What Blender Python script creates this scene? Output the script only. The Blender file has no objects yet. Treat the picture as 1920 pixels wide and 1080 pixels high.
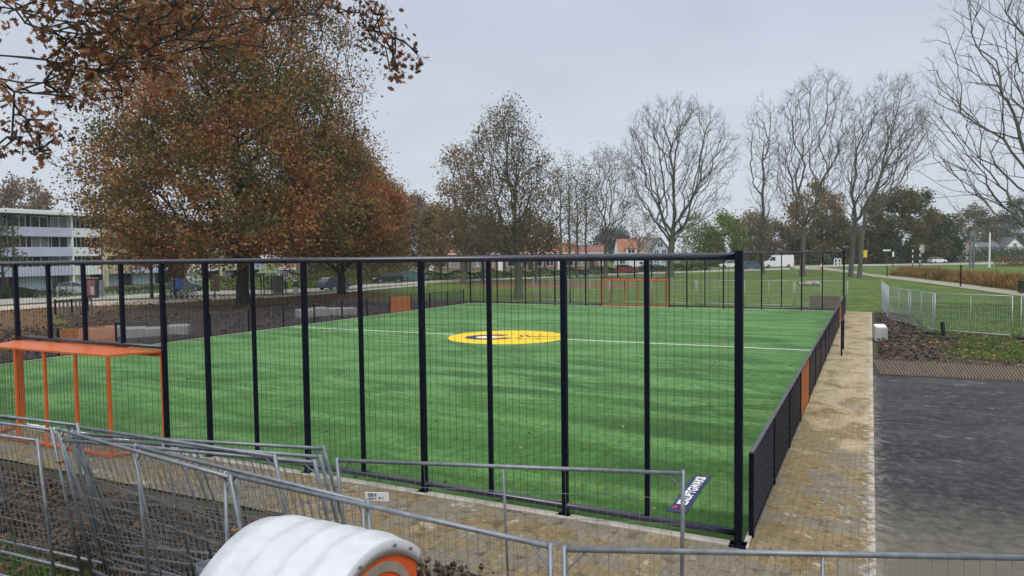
import bpy, math, random
import numpy as np
from mathutils import Vector, Matrix
R_ = math.radians
S = bpy.context.scene
COL = S.collection
RNG = np.random.default_rng(7)
random.seed(7)

# ------------------------------------------------------------------ camera
CF, CP, CY, CR = 1341.6, 0.0461, 0.4650, -0.0121
CAM = np.array([1.591, -10.087, 4.025])
def cam_axes():
    cy, sy = math.cos(CY), math.sin(CY)
    ff = np.array([-sy, cy, 0.]); rt = np.array([cy, sy, 0.]); up = np.array([0, 0, 1.])
    f2 = ff * math.cos(CP) - up * math.sin(CP); u2 = up * math.cos(CP) + ff * math.sin(CP)
    return rt * math.cos(CR) + u2 * math.sin(CR), -rt * math.sin(CR) + u2 * math.cos(CR), f2
CA, CB, CC = cam_axes()
cd = bpy.data.cameras.new('camera'); cam = bpy.data.objects.new('camera', cd); COL.objects.link(cam)
cam.matrix_world = Matrix(((CA[0], CB[0], -CC[0], CAM[0]), (CA[1], CB[1], -CC[1], CAM[1]), (CA[2], CB[2], -CC[2], CAM[2]), (0, 0, 0, 1)))
cd.sensor_width = 36; cd.lens = CF / 1920 * 36; cd.clip_start = 0.1; cd.clip_end = 3000
S.camera = cam

# ------------------------------------------------------------------ light
S.view_settings.view_transform = 'Standard'; S.view_settings.look = 'None'
S.view_settings.exposure = 0.0; S.view_settings.gamma = 1.0
SUN_EL, SUN_AZ = R_(48), R_(150)          # azimuth measured from +Y towards +X
sd = bpy.data.lights.new('sun', 'SUN'); sun = bpy.data.objects.new('sun', sd); COL.objects.link(sun)
sd.energy = 1.3; sd.angle = R_(25); sd.color = (1, .97, .93)
_s = Vector((math.sin(SUN_AZ) * math.cos(SUN_EL), math.cos(SUN_AZ) * math.cos(SUN_EL), math.sin(SUN_EL)))
sun.rotation_euler = _s.to_track_quat('Z', 'Y').to_euler(); sun.location = (0, 0, 60)
W = bpy.data.worlds.new('World'); S.world = W; W.use_nodes = True
def build_world():
    nt = W.node_tree; nt.nodes.clear(); N = nt.nodes.new; L = nt.links.new
    out = N('ShaderNodeOutputWorld'); bg = N('ShaderNodeBackground'); bg.inputs[1].default_value = 0.1
    sky = N('ShaderNodeTexSky'); sky.sky_type = 'NISHITA'; sky.sun_disc = False
    sky.sun_elevation = SUN_EL; sky.sun_rotation = SUN_AZ; sky.dust_density = 3
    tc = N('ShaderNodeTexCoord'); sep = N('ShaderNodeSeparateXYZ'); L(tc.outputs['Generated'], sep.inputs[0])
    # overcast deck: pale grey-blue, brighter high overhead, with soft cloud streaks
    rmp = N('ShaderNodeValToRGB'); e = rmp.color_ramp.elements
    e[0].position = 0.0; e[0].color = (.645, .695, .765, 1)
    e[1].position = 1.0; e[1].color = (1.35, 1.40, 1.48, 1)
    for p, c in ((.10, (.61, .662, .745, 1)), (.30, (.53, .582, .685, 1)), (.46, (.53, .577, .68, 1)), (.68, (1.22, 1.27, 1.34, 1))):
        x = e.new(p); x.color = c
    L(sep.outputs[2], rmp.inputs[0])
    mp = N('ShaderNodeMapping'); mp.inputs['Scale'].default_value = (1.5, 1.5, 5); L(tc.outputs['Generated'], mp.inputs[0])
    nz = N('ShaderNodeTexNoise'); nz.inputs['Scale'].default_value = 1.5; nz.inputs['Detail'].default_value = 7; nz.inputs['Roughness'].default_value = .55; nz.inputs['Distortion'].default_value = .5
    L(mp.outputs[0], nz.inputs['Vector'])
    mr = N('ShaderNodeMapRange'); mr.inputs[1].default_value = .3; mr.inputs[2].default_value = .7; mr.inputs[3].default_value = 10.3; mr.inputs[4].default_value = 11.8
    L(nz.outputs[0], mr.inputs[0])
    mul = N('ShaderNodeVectorMath'); mul.operation = 'SCALE'; L(rmp.outputs[0], mul.inputs[0]); L(mr.outputs[0], mul.inputs['Scale'])
    mix = N('ShaderNodeMix'); mix.data_type = 'RGBA'; mix.inputs[0].default_value = .94
    L(sky.outputs[0], mix.inputs[6]); L(mul.outputs[0], mix.inputs[7])
    L(mix.outputs[2], bg.inputs[0]); L(bg.outputs[0], out.inputs[0])
build_world()

# ------------------------------------------------------------------ terrain and picking points on it
def smooth(a, b, x):
    t = np.clip((x - a) / (b - a), 0, 1); return t * t * (3 - 2 * t)
FW = np.array([-math.sin(CY), math.cos(CY)])
def gz(x, y):
    d = (x - CAM[0]) * FW[0] + (y - CAM[1]) * FW[1]
    return 0.8 * smooth(80, 150, d) - 0.02
def ray(px, py): return CA * (px - 960) / CF + CB * (540 - py) / CF + CC
def gp(px, py, z=None):
    """the ground point seen at a photo pixel (or the point of the level z)"""
    d = ray(px, py)
    t = ((0 if z is None else z) - CAM[2]) / d[2]
    if z is None:
        for _ in range(30):
            p = CAM + d * t; t += .7 * ((gz(p[0], p[1]) - CAM[2]) / d[2] - t)
    return CAM + d * t
def dp(px, py, depth): return CAM + ray(px, py) * depth
def gd(px, depth):
    """a ground point in the direction of a photo column, at a distance"""
    p = CAM + ray(px, 480) * depth; return np.array([p[0], p[1], float(gz(p[0], p[1]))])
def hgt(py, px, depth): return dp(px, py, depth)[2]

# ------------------------------------------------------------------ materials
MATS = {}
def newmat(name):
    m = bpy.data.materials.new(name); m.use_nodes = True; m.node_tree.nodes.clear()
    N = m.node_tree.nodes.new; L = m.node_tree.links.new
    o = N('ShaderNodeOutputMaterial'); b = N('ShaderNodeBsdfPrincipled'); L(b.outputs[0], o.inputs[0])
    MATS[name] = m
    return m, N, L, b, o
def noise(N, L, scale, detail=4, rough=.55, vec=None, dist=0):
    n = N('ShaderNodeTexNoise'); n.inputs['Scale'].default_value = scale; n.inputs['Detail'].default_value = detail
    n.inputs['Roughness'].default_value = rough; n.inputs['Distortion'].default_value = dist
    if vec is None:
        g = N('ShaderNodeNewGeometry'); vec = g.outputs['Position']
    L(vec, n.inputs['Vector']); return n.outputs[0]
def ramp(N, L, fac, stops):
    r = N('ShaderNodeValToRGB'); e = r.color_ramp.elements
    e[0].position, e[0].color = stops[0][0], (*stops[0][1], 1); e[1].position, e[1].color = stops[-1][0], (*stops[-1][1], 1)
    for p, c in stops[1:-1]:
        x = e.new(p); x.color = (*c, 1)
    L(fac, r.inputs[0]); return r.outputs[0]
def mixc(N, L, fac, a, b, mode='MIX'):
    m = N('ShaderNodeMix'); m.data_type = 'RGBA'; m.blend_type = mode
    for k, v in ((0, fac), (6, a), (7, b)):
        if isinstance(v, (int, float)): m.inputs[k].default_value = v
        elif isinstance(v, tuple): m.inputs[k].default_value = (*v, 1)
        else: L(v, m.inputs[k])
    return m.outputs[2]
def rng_(N, L, v, a, b, c=0., d=1.):
    m = N('ShaderNodeMapRange'); L(v, m.inputs[0])
    for i, x in enumerate((a, b, c, d)): m.inputs[i + 1].default_value = x
    return m.outputs[0]
def bump(N, L, b, h, dist, strength=1):
    n = N('ShaderNodeBump'); n.inputs['Distance'].default_value = dist; n.inputs['Strength'].default_value = strength
    L(h, n.inputs['Height']); L(n.outputs[0], b.inputs['Normal'])
def scaled(N, L, sx, sy, sz, rot=0):
    g = N('ShaderNodeNewGeometry'); m = N('ShaderNodeMapping'); m.inputs['Scale'].default_value = (sx, sy, sz); m.inputs['Rotation'].default_value = (0, 0, rot)
    L(g.outputs['Position'], m.inputs[0]); return m.outputs[0]
def plain(name, c, rough=.5, metal=0, var=.18, scale=3, spec=.5, alpha=None):
    """paint, metal, plastic: a base colour with dirt and uneven gloss"""
    m, N, L, b, o = newmat(name)
    n = noise(N, L, scale, 6, .65)
    lo = tuple(x * (1 - var) for x in c); hi = tuple(min(1, x * (1 + var)) for x in c)
    L(ramp(N, L, n, [(.3, lo), (.7, hi)]), b.inputs['Base Color'])
    L(rng_(N, L, n, .3, .7, rough * .8, min(1, rough * 1.2)), b.inputs['Roughness'])
    b.inputs['Metallic'].default_value = metal; b.inputs['Specular IOR Level'].default_value = spec
    return m
NAVY = plain('navy_paint', (.0035, .0045, .015), .42, 0, .3, 5, spec=.14)
NAVY_RAIL = plain('navy_rail_glint_paint', (.010, .012, .030), .25, 0, .3, 5, spec=.9)  # glossy rails; sky glint also put into the base, lighter than the posts
NAVY_WIRE = plain('navy_wire', (.008, .014, .016), .5)
ORANGE = plain('orange_paint', (.60, .125, .022), .42, 0, .15, 4)
ORANGE_MESH = plain('orange_mesh', (.52, .16, .045), .5, 0, .15, 4)
GALV = plain('galvanised', (.20, .218, .245), .42, .5, .3, 9)
GALV_LT = plain('bright_galvanised', (.42, .46, .50), .4, .3, .15, 9)
GALV_WIRE = plain('galvanised_wire', (.23, .235, .24), .5, .3, .3)
LATT = plain('navy_lattice_lit_paint', (.018, .022, .050), .3, 0, .3, 5, spec=.6)  # lit version of the navy: glints on the bars put into the base colour
GALV_DARK = plain('dull_galvanised', (.17, .185, .205), .5, .5, .3, 9)
WHITE_PL = plain('white_plastic', (.56, .565, .585), .5, 0, .12, 4)
ORANGE_PL = plain('orange_plastic', (.72, .10, .02), .38, 0, .1, 4)
TAUPE_PL = plain('taupe_plastic', (.30, .25, .20), .5)
GREY_PL = plain('grey_plastic', (.10, .115, .135), .5, 0, .2)
BLACK_RUB = plain('black_rubber', (.012, .012, .013), .75, 0, .3, 20)
CONCRETE = plain('concrete', (.36, .36, .35), .85, 0, .22, 2.2)
KERB = plain('concrete_edging', (.40, .37, .31), .85, 0, .25, 4)
WHITE = plain('white_paint', (.82, .83, .84), .5, 0, .06)
LILAC = plain('lilac_panel', (.54, .55, .72), .55, 0, .08, .7)
PALEBLUE = plain('pale_blue_panel', (.42, .50, .62), .55, 0, .08, .7)
CREAM = plain('cream_paint', (.56, .49, .34), .6, 0, .1, 1)
DKBLUE = plain('dark_blue_frame', (.03, .035, .07), .5)
GLASS_DK = plain('dark_window', (.025, .03, .035), .12, 0, .4, .6, spec=.8)
GLASS_PALE = plain('curtained_window', (.23, .25, .25), .25, 0, .4, .8)
BRICKW = plain('red_brick', (.27, .15, .13), .85, 0, .25, 1.5)
BRICKG = plain('brown_brick', (.20, .15, .12), .85, 0, .25, 1.5)
DARKROOF = plain('dark_roof', (.10, .105, .125), .6, 0, .2, 1)
GREYROOF = plain('grey_brown_roof', (.21, .17, .15), .75, 0, .2, 1)
BROWNBOARD = plain('brown_board', (.17, .145, .115), .8, 0, .12, 3)
RED = plain('red_paint', (.42, .05, .05), .4)
BLUE = plain('blue_paint', (.03, .10, .42), .4)
YELLOW = plain('yellow_paint', (.72, .52, .04), .5)
DKGREEN = plain('dark_green_paint', (.012, .04, .022), .45)
PINKP = plain('poster_red', (.20, .075, .085), .35, 0, .5, 1.6)
def tiles(name, c):
    m, N, L, b, o = newmat(name)
    n = noise(N, L, 1.2, 5); n2 = noise(N, L, 14, 3)
    a = ramp(N, L, n, [(.3, tuple(x * .65 for x in c)), (.7, tuple(x * 1.25 for x in c))])
    L(mixc(N, L, rng_(N, L, n2, .4, .6, .0, .5), a, tuple(x * .5 for x in c)), b.inputs['Base Color']); b.inputs['Roughness'].default_value = .8
    return m
TILE_O = tiles('orange_roof_tiles', (.36, .145, .08)); TILE_B = tiles('brown_roof_tiles', (.24, .105, .08))
def clear_glass():
    m, N, L, b, o = newmat('clear_glass')
    t = N('ShaderNodeBsdfTransparent'); t.inputs[0].default_value = (.86, .93, .92, 1); g = N('ShaderNodeBsdfGlossy'); g.inputs['Roughness'].default_value = .05
    f = N('ShaderNodeMixShader'); f.inputs[0].default_value = .12; L(t.outputs[0], f.inputs[1]); L(g.outputs[0], f.inputs[2]); L(f.outputs[0], o.inputs[0]); return m
GLASS = clear_glass()
def carpaint(name, c):
    m, N, L, b, o = newmat(name)
    n = noise(N, L, 5, 4); L(ramp(N, L, n, [(.3, tuple(x * .85 for x in c)), (.7, c)]), b.inputs['Base Color'])
    b.inputs['Roughness'].default_value = .25; b.inputs['Coat Weight'].default_value = .6; b.inputs['Coat Roughness'].default_value = .1; return m

def m_turf():
    m, N, L, b, o = newmat('artificial_turf')
    # pile lying in brushed swaths, sand infill and fibre grain
    v1 = scaled(N, L, .12, .34, 1, .85); sw = noise(N, L, 1.0, 5, .6, v1, 2.2)
    big = noise(N, L, .13, 3, .5)
    v2 = scaled(N, L, 5, 3.2, 5, .2); fib = noise(N, L, 1.0, 8, .8, v2)
    fine = noise(N, L, 70, 2, .6)
    base = ramp(N, L, sw, [(.39, (.012, .032, .005)), (.47, (.030, .076, .013)), (.53, (.080, .180, .039)), (.61, (.15, .275, .082))])
    sw2 = noise(N, L, 1.0, 5, .65, scaled(N, L, .40, 1.3, 1, .65), 1.2); base = mixc(N, L, rng_(N, L, sw2, .40, .58, .42, 0), base, (.024, .072, .012))
    base = mixc(N, L, rng_(N, L, big, .42, .58, 0, .5), base, (.10, .225, .045))
    base = mixc(N, L, rng_(N, L, fib, .38, .62, 0, .75), base, (.014, .058, .009))
    base = mixc(N, L, rng_(N, L, fine, .5, .72, 0, .5), base, (.125, .25, .08))
    L(base, b.inputs['Base Color']); b.inputs['Roughness'].default_value = .8; b.inputs['Specular IOR Level'].default_value = .04
    b.inputs['Sheen Roughness'].default_value = .26; b.inputs['Sheen Tint'].default_value = (.54, .94, .42, 1)
    sm = N('ShaderNodeMath'); sm.operation = 'MULTIPLY'; L(rng_(N, L, fib, .36, .64, 1.38, .74), sm.inputs[0]); sm2 = N('ShaderNodeMath'); sm2.operation = 'MULTIPLY'; L(rng_(N, L, sw2, .40, .60, .84, 1.1), sm2.inputs[0]); L(rng_(N, L, sw, .40, .60, .72, 1.15), sm2.inputs[1]); L(sm2.outputs[0], sm.inputs[1]); L(sm.outputs[0], b.inputs['Sheen Weight'])
    bump(N, L, b, fib, .02, .8); return m
TURF = m_turf()
def m_paintonturf(name, c):
    m, N, L, b, o = newmat(name)
    f = noise(N, L, 25, 4, .7); L(mixc(N, L, rng_(N, L, f, .45, .7, 0, .35), c, tuple(x * .45 for x in c)), b.inputs['Base Color']); b.inputs['Roughness'].default_value = .7; return m
LINE = m_paintonturf('white_turf_line', (.80, .84, .76)); YEL_T = m_paintonturf('yellow_turf', (.84, .58, .012)); BLU_T = m_paintonturf('blue_turf', (.018, .018, .085))
RED_T = m_paintonturf('red_turf', (.5, .06, .03)); OLV_T = m_paintonturf('faded_print', (.20, .13, .02)); WHT_T = m_paintonturf('white_print', (.75, .76, .72))

def m_ground():
    m, N, L, b, o = newmat('grass_and_soil')
    at = N('ShaderNodeAttribute'); at.attribute_name = 'mask'; sp = N('ShaderNodeSeparateColor'); L(at.outputs['Color'], sp.inputs[0])
    n1 = noise(N, L, .22, 5, .6); n2 = noise(N, L, 2.2, 5, .65); n3 = noise(N, L, 18, 4, .7); n4 = noise(N, L, 60, 2, .6)
    g = ramp(N, L, n1, [(.3, (.060, .150, .015)), (.5, (.085, .195, .020)), (.72, (.135, .225, .034))])
    g = mixc(N, L, rng_(N, L, noise(N, L, .55, 6, .72), .42, .54, .9, 0), g, (.026, .066, .007))
    g = mixc(N, L, rng_(N, L, noise(N, L, .26, 6, .72, None, .8), .49, .58, 0, .8), g, (.185, .245, .055))
    g = mixc(N, L, rng_(N, L, n2, .44, .58, 0, .7), g, (.170, .200, .046))
    g = mixc(N, L, rng_(N, L, n3, .40, .62, 0, .7), g, (.026, .062, .008))
    g = mixc(N, L, rng_(N, L, n4, .60, .75, 0, .5), g, (.14, .19, .05))
    # fallen-leaf litter in the grass
    li = ramp(N, L, n3, [(.32, (.060, .036, .018)), (.5, (.165, .092, .042)), (.70, (.27, .165, .085))])
    so = ramp(N, L, n2, [(.28, (.022, .015, .010)), (.5, (.060, .038, .025)), (.72, (.125, .084, .056))])
    so = mixc(N, L, rng_(N, L, n3, .45, .68, 0, .6), so, (.115, .085, .062))
    def edge(ch, w=.8):
        a = N('ShaderNodeMath'); a.operation = 'MULTIPLY_ADD'; L(n2, a.inputs[0]); a.inputs[1].default_value = w; L(ch, a.inputs[2])
        c = N('ShaderNodeMath'); c.operation = 'MULTIPLY_ADD'; L(n3, c.inputs[0]); c.inputs[1].default_value = w * .6; L(a.outputs[0], c.inputs[2])
        return rng_(N, L, c.outputs[0], .5 + w * .8 - .1, .5 + w * .8 + .1)
    c = mixc(N, L, edge(sp.outputs[1]), g, li); c = mixc(N, L, edge(sp.outputs[0]), c, so)
    sa = ramp(N, L, n2, [(.3, (.27, .20, .115)), (.7, (.40, .31, .19))])
    c = mixc(N, L, edge(sp.outputs[2]), c, sa)
    L(c, b.inputs['Base Color']); b.inputs['Roughness'].default_value = .9; b.inputs['Specular IOR Level'].default_value = .2
    bump(N, L, b, n3, .06, .9); return m
GROUND = m_ground()
def m_sandpath():
    m, N, L, b, o = newmat('sanded_brick_paving')
    v = scaled(N, L, 1, 1, 1, R_(90)); br = N('ShaderNodeTexBrick'); L(v, br.inputs['Vector'])
    br.inputs['Scale'].default_value = 1; br.inputs['Brick Width'].default_value = .21; br.inputs['Row Height'].default_value = .105
    br.inputs['Mortar Size'].default_value = .008; br.inputs['Color1'].default_value = (.17, .14, .105, 1); br.inputs['Color2'].default_value = (.36, .29, .20, 1); br.inputs['Mortar'].default_value = (.10, .075, .045, 1)
    v2 = scaled(N, L, 1.6, .75, 1); n = noise(N, L, 1.2, 7, .62, v2, .6); n2 = noise(N, L, 7, 6, .7); n3 = noise(N, L, 40, 3, .7)
    br2 = N('ShaderNodeTexBrick'); br2.inputs['Scale'].default_value = 1; br2.inputs['Brick Width'].default_value = .62; br2.inputs['Row Height'].default_value = .5
    br2.inputs['Mortar Size'].default_value = .004; br2.inputs['Color1'].default_value = (0, 0, 0, 1); br2.inputs['Color2'].default_value = (1, 1, 1, 1); br2.inputs['Mortar'].default_value = (.5, .5, .5, 1)
    gq = N('ShaderNodeNewGeometry'); L(gq.outputs['Position'], br2.inputs['Vector'])
    sand = ramp(N, L, n2, [(.25, (.29, .220, .122)), (.5, (.42, .335, .205)), (.75, (.53, .44, .285))])
    brown = ramp(N, L, n2, [(.3, (.130, .087, .030)), (.5, (.200, .147, .070)), (.7, (.285, .212, .105))])
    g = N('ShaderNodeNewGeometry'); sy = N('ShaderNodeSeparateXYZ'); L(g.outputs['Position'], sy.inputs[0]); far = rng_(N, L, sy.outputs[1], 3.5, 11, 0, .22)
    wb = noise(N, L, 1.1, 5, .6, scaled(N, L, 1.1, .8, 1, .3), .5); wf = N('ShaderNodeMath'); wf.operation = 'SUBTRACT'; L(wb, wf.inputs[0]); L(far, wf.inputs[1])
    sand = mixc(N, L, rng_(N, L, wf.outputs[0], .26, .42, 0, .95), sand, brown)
    grey = mixc(N, L, rng_(N, L, n3, .4, .65, 0, .6), (.150, .135, .110), (.29, .26, .215))
    pt = N('ShaderNodeMath'); pt.operation = 'MULTIPLY_ADD'; L(br2.outputs['Color'], pt.inputs[0]); pt.inputs[1].default_value = .30; L(noise(N, L, .8, 5, .65, scaled(N, L, 1.2, 1.0, 1, .8)), pt.inputs[2])
    p2 = N('ShaderNodeMath'); p2.operation = 'SUBTRACT'; L(pt.outputs[0], p2.inputs[0]); L(far, p2.inputs[1])
    c = mixc(N, L, rng_(N, L, p2.outputs[0], .63, .67, 0, .8), sand, grey)
    c = mixc(N, L, rng_(N, L, n, .30, .62, .36, .08), c, br.outputs['Color'])
    n6 = noise(N, L, 2.7, 7, .75, scaled(N, L, 1, .8, 1)); c = mixc(N, L, rng_(N, L, n6, .575, .66, 0, .65), c, (.56, .49, .37))
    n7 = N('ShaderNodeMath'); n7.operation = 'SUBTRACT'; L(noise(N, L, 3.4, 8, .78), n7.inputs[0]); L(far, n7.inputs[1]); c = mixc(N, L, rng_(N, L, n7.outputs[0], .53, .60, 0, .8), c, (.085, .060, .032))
    # a ragged pale line of washed-out sand along the asphalt edge
    ed = N('ShaderNodeMath'); ed.operation = 'MULTIPLY_ADD'; L(n2, ed.inputs[0]); ed.inputs[1].default_value = .9; L(rng_(N, L, sy.outputs[0], 1.1, 1.7, -.16, .30), ed.inputs[2]); c = mixc(N, L, rng_(N, L, ed.outputs[0], .62, .82, 0, .75), c, (.56, .53, .47))
    L(c, b.inputs['Base Color']); b.inputs['Roughness'].default_value = .92; b.inputs['Specular IOR Level'].default_value = .2
    hm = N('ShaderNodeMath'); hm.operation = 'MULTIPLY_ADD'; L(br.outputs['Fac'], hm.inputs[0]); hm.inputs[1].default_value = -.25; L(n2, hm.inputs[2])
    bump(N, L, b, hm.outputs[0], .015, .9); return m
PAVE = m_sandpath()
def m_asphalt():
    m, N, L, b, o = newmat('dusty_asphalt')
    v = scaled(N, L, .5, 1.1, 1, .2); n = noise(N, L, .8, 8, .7, v, .8); n2 = noise(N, L, 5, 6, .7); n3 = noise(N, L, 90, 2, .7); n4 = noise(N, L, .5, 4, .5)
    c = ramp(N, L, n, [(.34, (.022, .0225, .027)), (.47, (.034, .0345, .040)), (.55, (.047, .047, .052)), (.68, (.080, .079, .081))])
    g = N('ShaderNodeNewGeometry'); sy = N('ShaderNodeSeparateXYZ'); L(g.outputs['Position'], sy.inputs[0])
    a = N('ShaderNodeMath'); a.operation = 'MULTIPLY_ADD'; L(n2, a.inputs[0]); a.inputs[1].default_value = 1.0; L(rng_(N, L, sy.outputs[1], -.5, 3.4, .46, -.05), a.inputs[2])
    c = mixc(N, L, rng_(N, L, a.outputs[0], .42, .80, 0, .8), c, (.165, .150, .115))
    a2 = N('ShaderNodeMath'); a2.operation = 'MULTIPLY_ADD'; L(n2, a2.inputs[0]); a2.inputs[1].default_value = .8; L(rng_(N, L, sy.outputs[0], 1.65, 2.1, .30, 0), a2.inputs[2])
    c = mixc(N, L, rng_(N, L, a2.outputs[0], .55, .85, 0, .7), c, (.30, .27, .22))
    sp = noise(N, L, 1.5, 7, .72, scaled(N, L, .8, 1.3, 1, .25), .7); c = mixc(N, L, rng_(N, L, sp, .60, .66, 0, .75), c, (.24, .235, .24))
    c = mixc(N, L, rng_(N, L, noise(N, L, 26, 3, .85), .53, .66, 0, .5), c, (.105, .102, .10))
    L(c, b.inputs['Base Color']); L(rng_(N, L, n, .3, .7, .65, .95), b.inputs['Roughness']); b.inputs['Specular IOR Level'].default_value = .10; bump(N, L, b, n3, .006, .6); return m
ASPH = m_asphalt()
ROAD = plain('grey_road', (.33, .305, .27), .9, 0, .2, .4)
FOOTP = plain('pale_footpath', (.46, .39, .31), .9, 0, .18, .5)
def m_soil():
    m, N, L, b, o = newmat('dark_soil')
    n2 = noise(N, L, 3, 6, .7); n3 = noise(N, L, 22, 4, .7)
    c = ramp(N, L, n2, [(.28, (.016, .011, .008)), (.5, (.042, .028, .019)), (.72, (.085, .058, .040))])
    c = mixc(N, L, rng_(N, L, n3, .48, .7, 0, .6), c, (.125, .095, .070)); L(c, b.inputs['Base Color']); b.inputs['Roughness'].default_value = .95
    bump(N, L, b, n3, .05, .8); return m
SOIL = m_soil()
def m_bark(name, c):
    m, N, L, b, o = newmat(name)
    n = noise(N, L, 1.0, 6, .7, scaled(N, L, 6, 6, 1.5)); n2 = noise(N, L, .6, 3)
    a = ramp(N, L, n, [(.3, tuple(x * .55 for x in c)), (.7, tuple(x * 1.35 for x in c))])
    L(mixc(N, L, rng_(N, L, n2, .45, .7, 0, .35), a, (c[0] * .9, c[1] * 1.15, c[2] * .7)), b.inputs['Base Color']); b.inputs['Roughness'].default_value = .9
    bump(N, L, b, n, .03); return m
BARK = m_bark('oak_bark', (.030, .026, .022)); BARK_G = m_bark('grey_bark', (.105, .098, .080)); TWIG = m_bark('twig_bark', (.115, .102, .088)); TWIG_D = m_bark('dark_twig_bark', (.028, .024, .024))
def m_leaf(name, cols, clump=.35, trans=.3, obj=False):
    """leaves: a colour per leaf (random per island) biased by soft clumps of ripeness"""
    m, N, L, b, o = newmat(name)
    g = N('ShaderNodeNewGeometry'); n = noise(N, L, clump, 3, .6)
    a = N('ShaderNodeMath'); a.operation = 'MULTIPLY_ADD'; L(rng_(N, L, n, .32, .68, -.45, .75), a.inputs[0]); a.inputs[1].default_value = 1.; L(rng_(N, L, g.outputs['Random Per Island'], 0, 1, .0, .62), a.inputs[2])
    k = len(cols) - 1; c = ramp(N, L, a.outputs[0], [(i / k, x) for i, x in enumerate(cols)])
    L(c, b.inputs['Base Color']); b.inputs['Roughness'].default_value = .6; b.inputs['Specular IOR Level'].default_value = .3
    t = N('ShaderNodeBsdfTranslucent'); L(c, t.inputs[0]); f = N('ShaderNodeMixShader'); f.inputs[0].default_value = trans
    L(b.outputs[0], f.inputs[1]); L(t.outputs[0], f.inputs[2]); L(f.outputs[0], o.inputs[0]); return m
LEAF_OAK = m_leaf('autumn_oak_leaves', [(.080, .092, .032), (.130, .120, .040), (.22, .165, .050), (.31, .185, .052), (.40, .185, .055), (.39, .14, .052), (.26, .09, .050)], .26)
LEAF_NEAR = m_leaf('russet_oak_leaves', [(.085, .040, .020), (.15, .062, .026), (.24, .090, .032), (.20, .11, .038), (.33, .14, .055), (.20, .055, .032), (.11, .042, .026)], .8)
LEAF_ORB = m_leaf('orange_brown_leaves', [(.135, .115, .052), (.21, .155, .062), (.28, .17, .065), (.20, .14, .060)], .25)
LEAF_OLV = m_leaf('olive_brown_leaves', [(.11, .105, .055), (.165, .140, .070), (.205, .160, .085), (.24, .160, .09)], .3)
LEAF_YGR = m_leaf('yellow_green_leaves', [(.080, .130, .022), (.14, .185, .032), (.21, .235, .045), (.17, .155, .04)], .3)
LEAF_DGR = m_leaf('dark_green_leaves', [(.018, .038, .016), (.032, .060, .022), (.055, .080, .030), (.080, .082, .032)], .3, .15)
LEAF_MIX = m_leaf('turning_leaves', [(.040, .062, .020), (.080, .098, .028), (.135, .130, .036), (.17, .130, .040), (.17, .095, .038)], .16)
LEAF_PNK = m_leaf('faded_pink_brown_leaves', [(.17, .13, .09), (.23, .16, .105), (.27, .20, .14), (.19, .165, .11)], .3)
LEAF_GRY = m_leaf('haze_tinted_leaves', [(.085, .095, .10), (.105, .110, .112), (.125, .118, .11)], .2)  # distance haze painted into the leaf colour of the farthest trees
REED = m_leaf('dry_reed', [(.11, .075, .026), (.24, .135, .042), (.36, .22, .075), (.25, .10, .045), (.15, .15, .045)], .25, .2)
LITTER = m_leaf('leaf_litter', [(.06, .035, .018), (.15, .075, .032), (.24, .135, .06), (.32, .21, .11)], 1.5, .15)
PALELEAF = m_leaf('pale_fallen_leaves', [(.22, .21, .055), (.36, .30, .11), (.20, .11, .04), (.42, .38, .22)], 1.5, .15)
CLOD = m_leaf('soil_clods', [(.016, .011, .008), (.040, .027, .019), (.078, .054, .038), (.13, .095, .068)], 1.2, 0.)

# ------------------------------------------------------------------ mesh helpers
def np_mesh(name, V, F, mat=None, smooth_=False):
    V = np.asarray(V, np.float32); F = np.asarray(F, np.int32); k = F.shape[1]
    me = bpy.data.meshes.new(name); me.vertices.add(len(V)); me.vertices.foreach_set('co', V.ravel())
    me.loops.add(F.size); me.loops.foreach_set('vertex_index', F.ravel())
    me.polygons.add(len(F)); me.polygons.foreach_set('loop_start', np.arange(0, F.size, k, dtype=np.int32)); me.polygons.foreach_set('loop_total', np.full(len(F), k, np.int32))
    if smooth_: me.polygons.foreach_set('use_smooth', np.ones(len(F), bool))
    me.update(calc_edges=True); me.validate()
    if mat: me.materials.append(mat)
    return me
def link(name, me, parent=None):
    o = bpy.data.objects.new(name, me); COL.objects.link(o)
    if parent is not None: o.parent = parent
    return o
def tag(o, label, cat, group=None):
    o['label'] = label; o['category'] = cat
    if group: o['group'] = group
    return o
def thing(name, label, cat, loc=(0, 0, 0), rz=0, group=None):
    o = bpy.data.objects.new(name, None); COL.objects.link(o); o.location = tuple(float(v) for v in loc); o.rotation_euler = (0, 0, rz); o.empty_display_size = .3
    return tag(o, label, cat, group)
def copy_tree(o, parent=None):
    c = o.copy(); COL.objects.link(c); c.parent = parent
    for ch in list(o.children): copy_tree(ch, c)
    return c
def dup(src, label, loc, rz=0, scale=None, group=None):
    c = copy_tree(src); c['label'] = label; c.location = tuple(float(v) for v in loc); c.rotation_euler = (0, 0, rz)
    if scale is not None: c.scale = (scale,) * 3 if isinstance(scale, (int, float)) else scale
    if group: c['group'] = group
    return c
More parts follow.
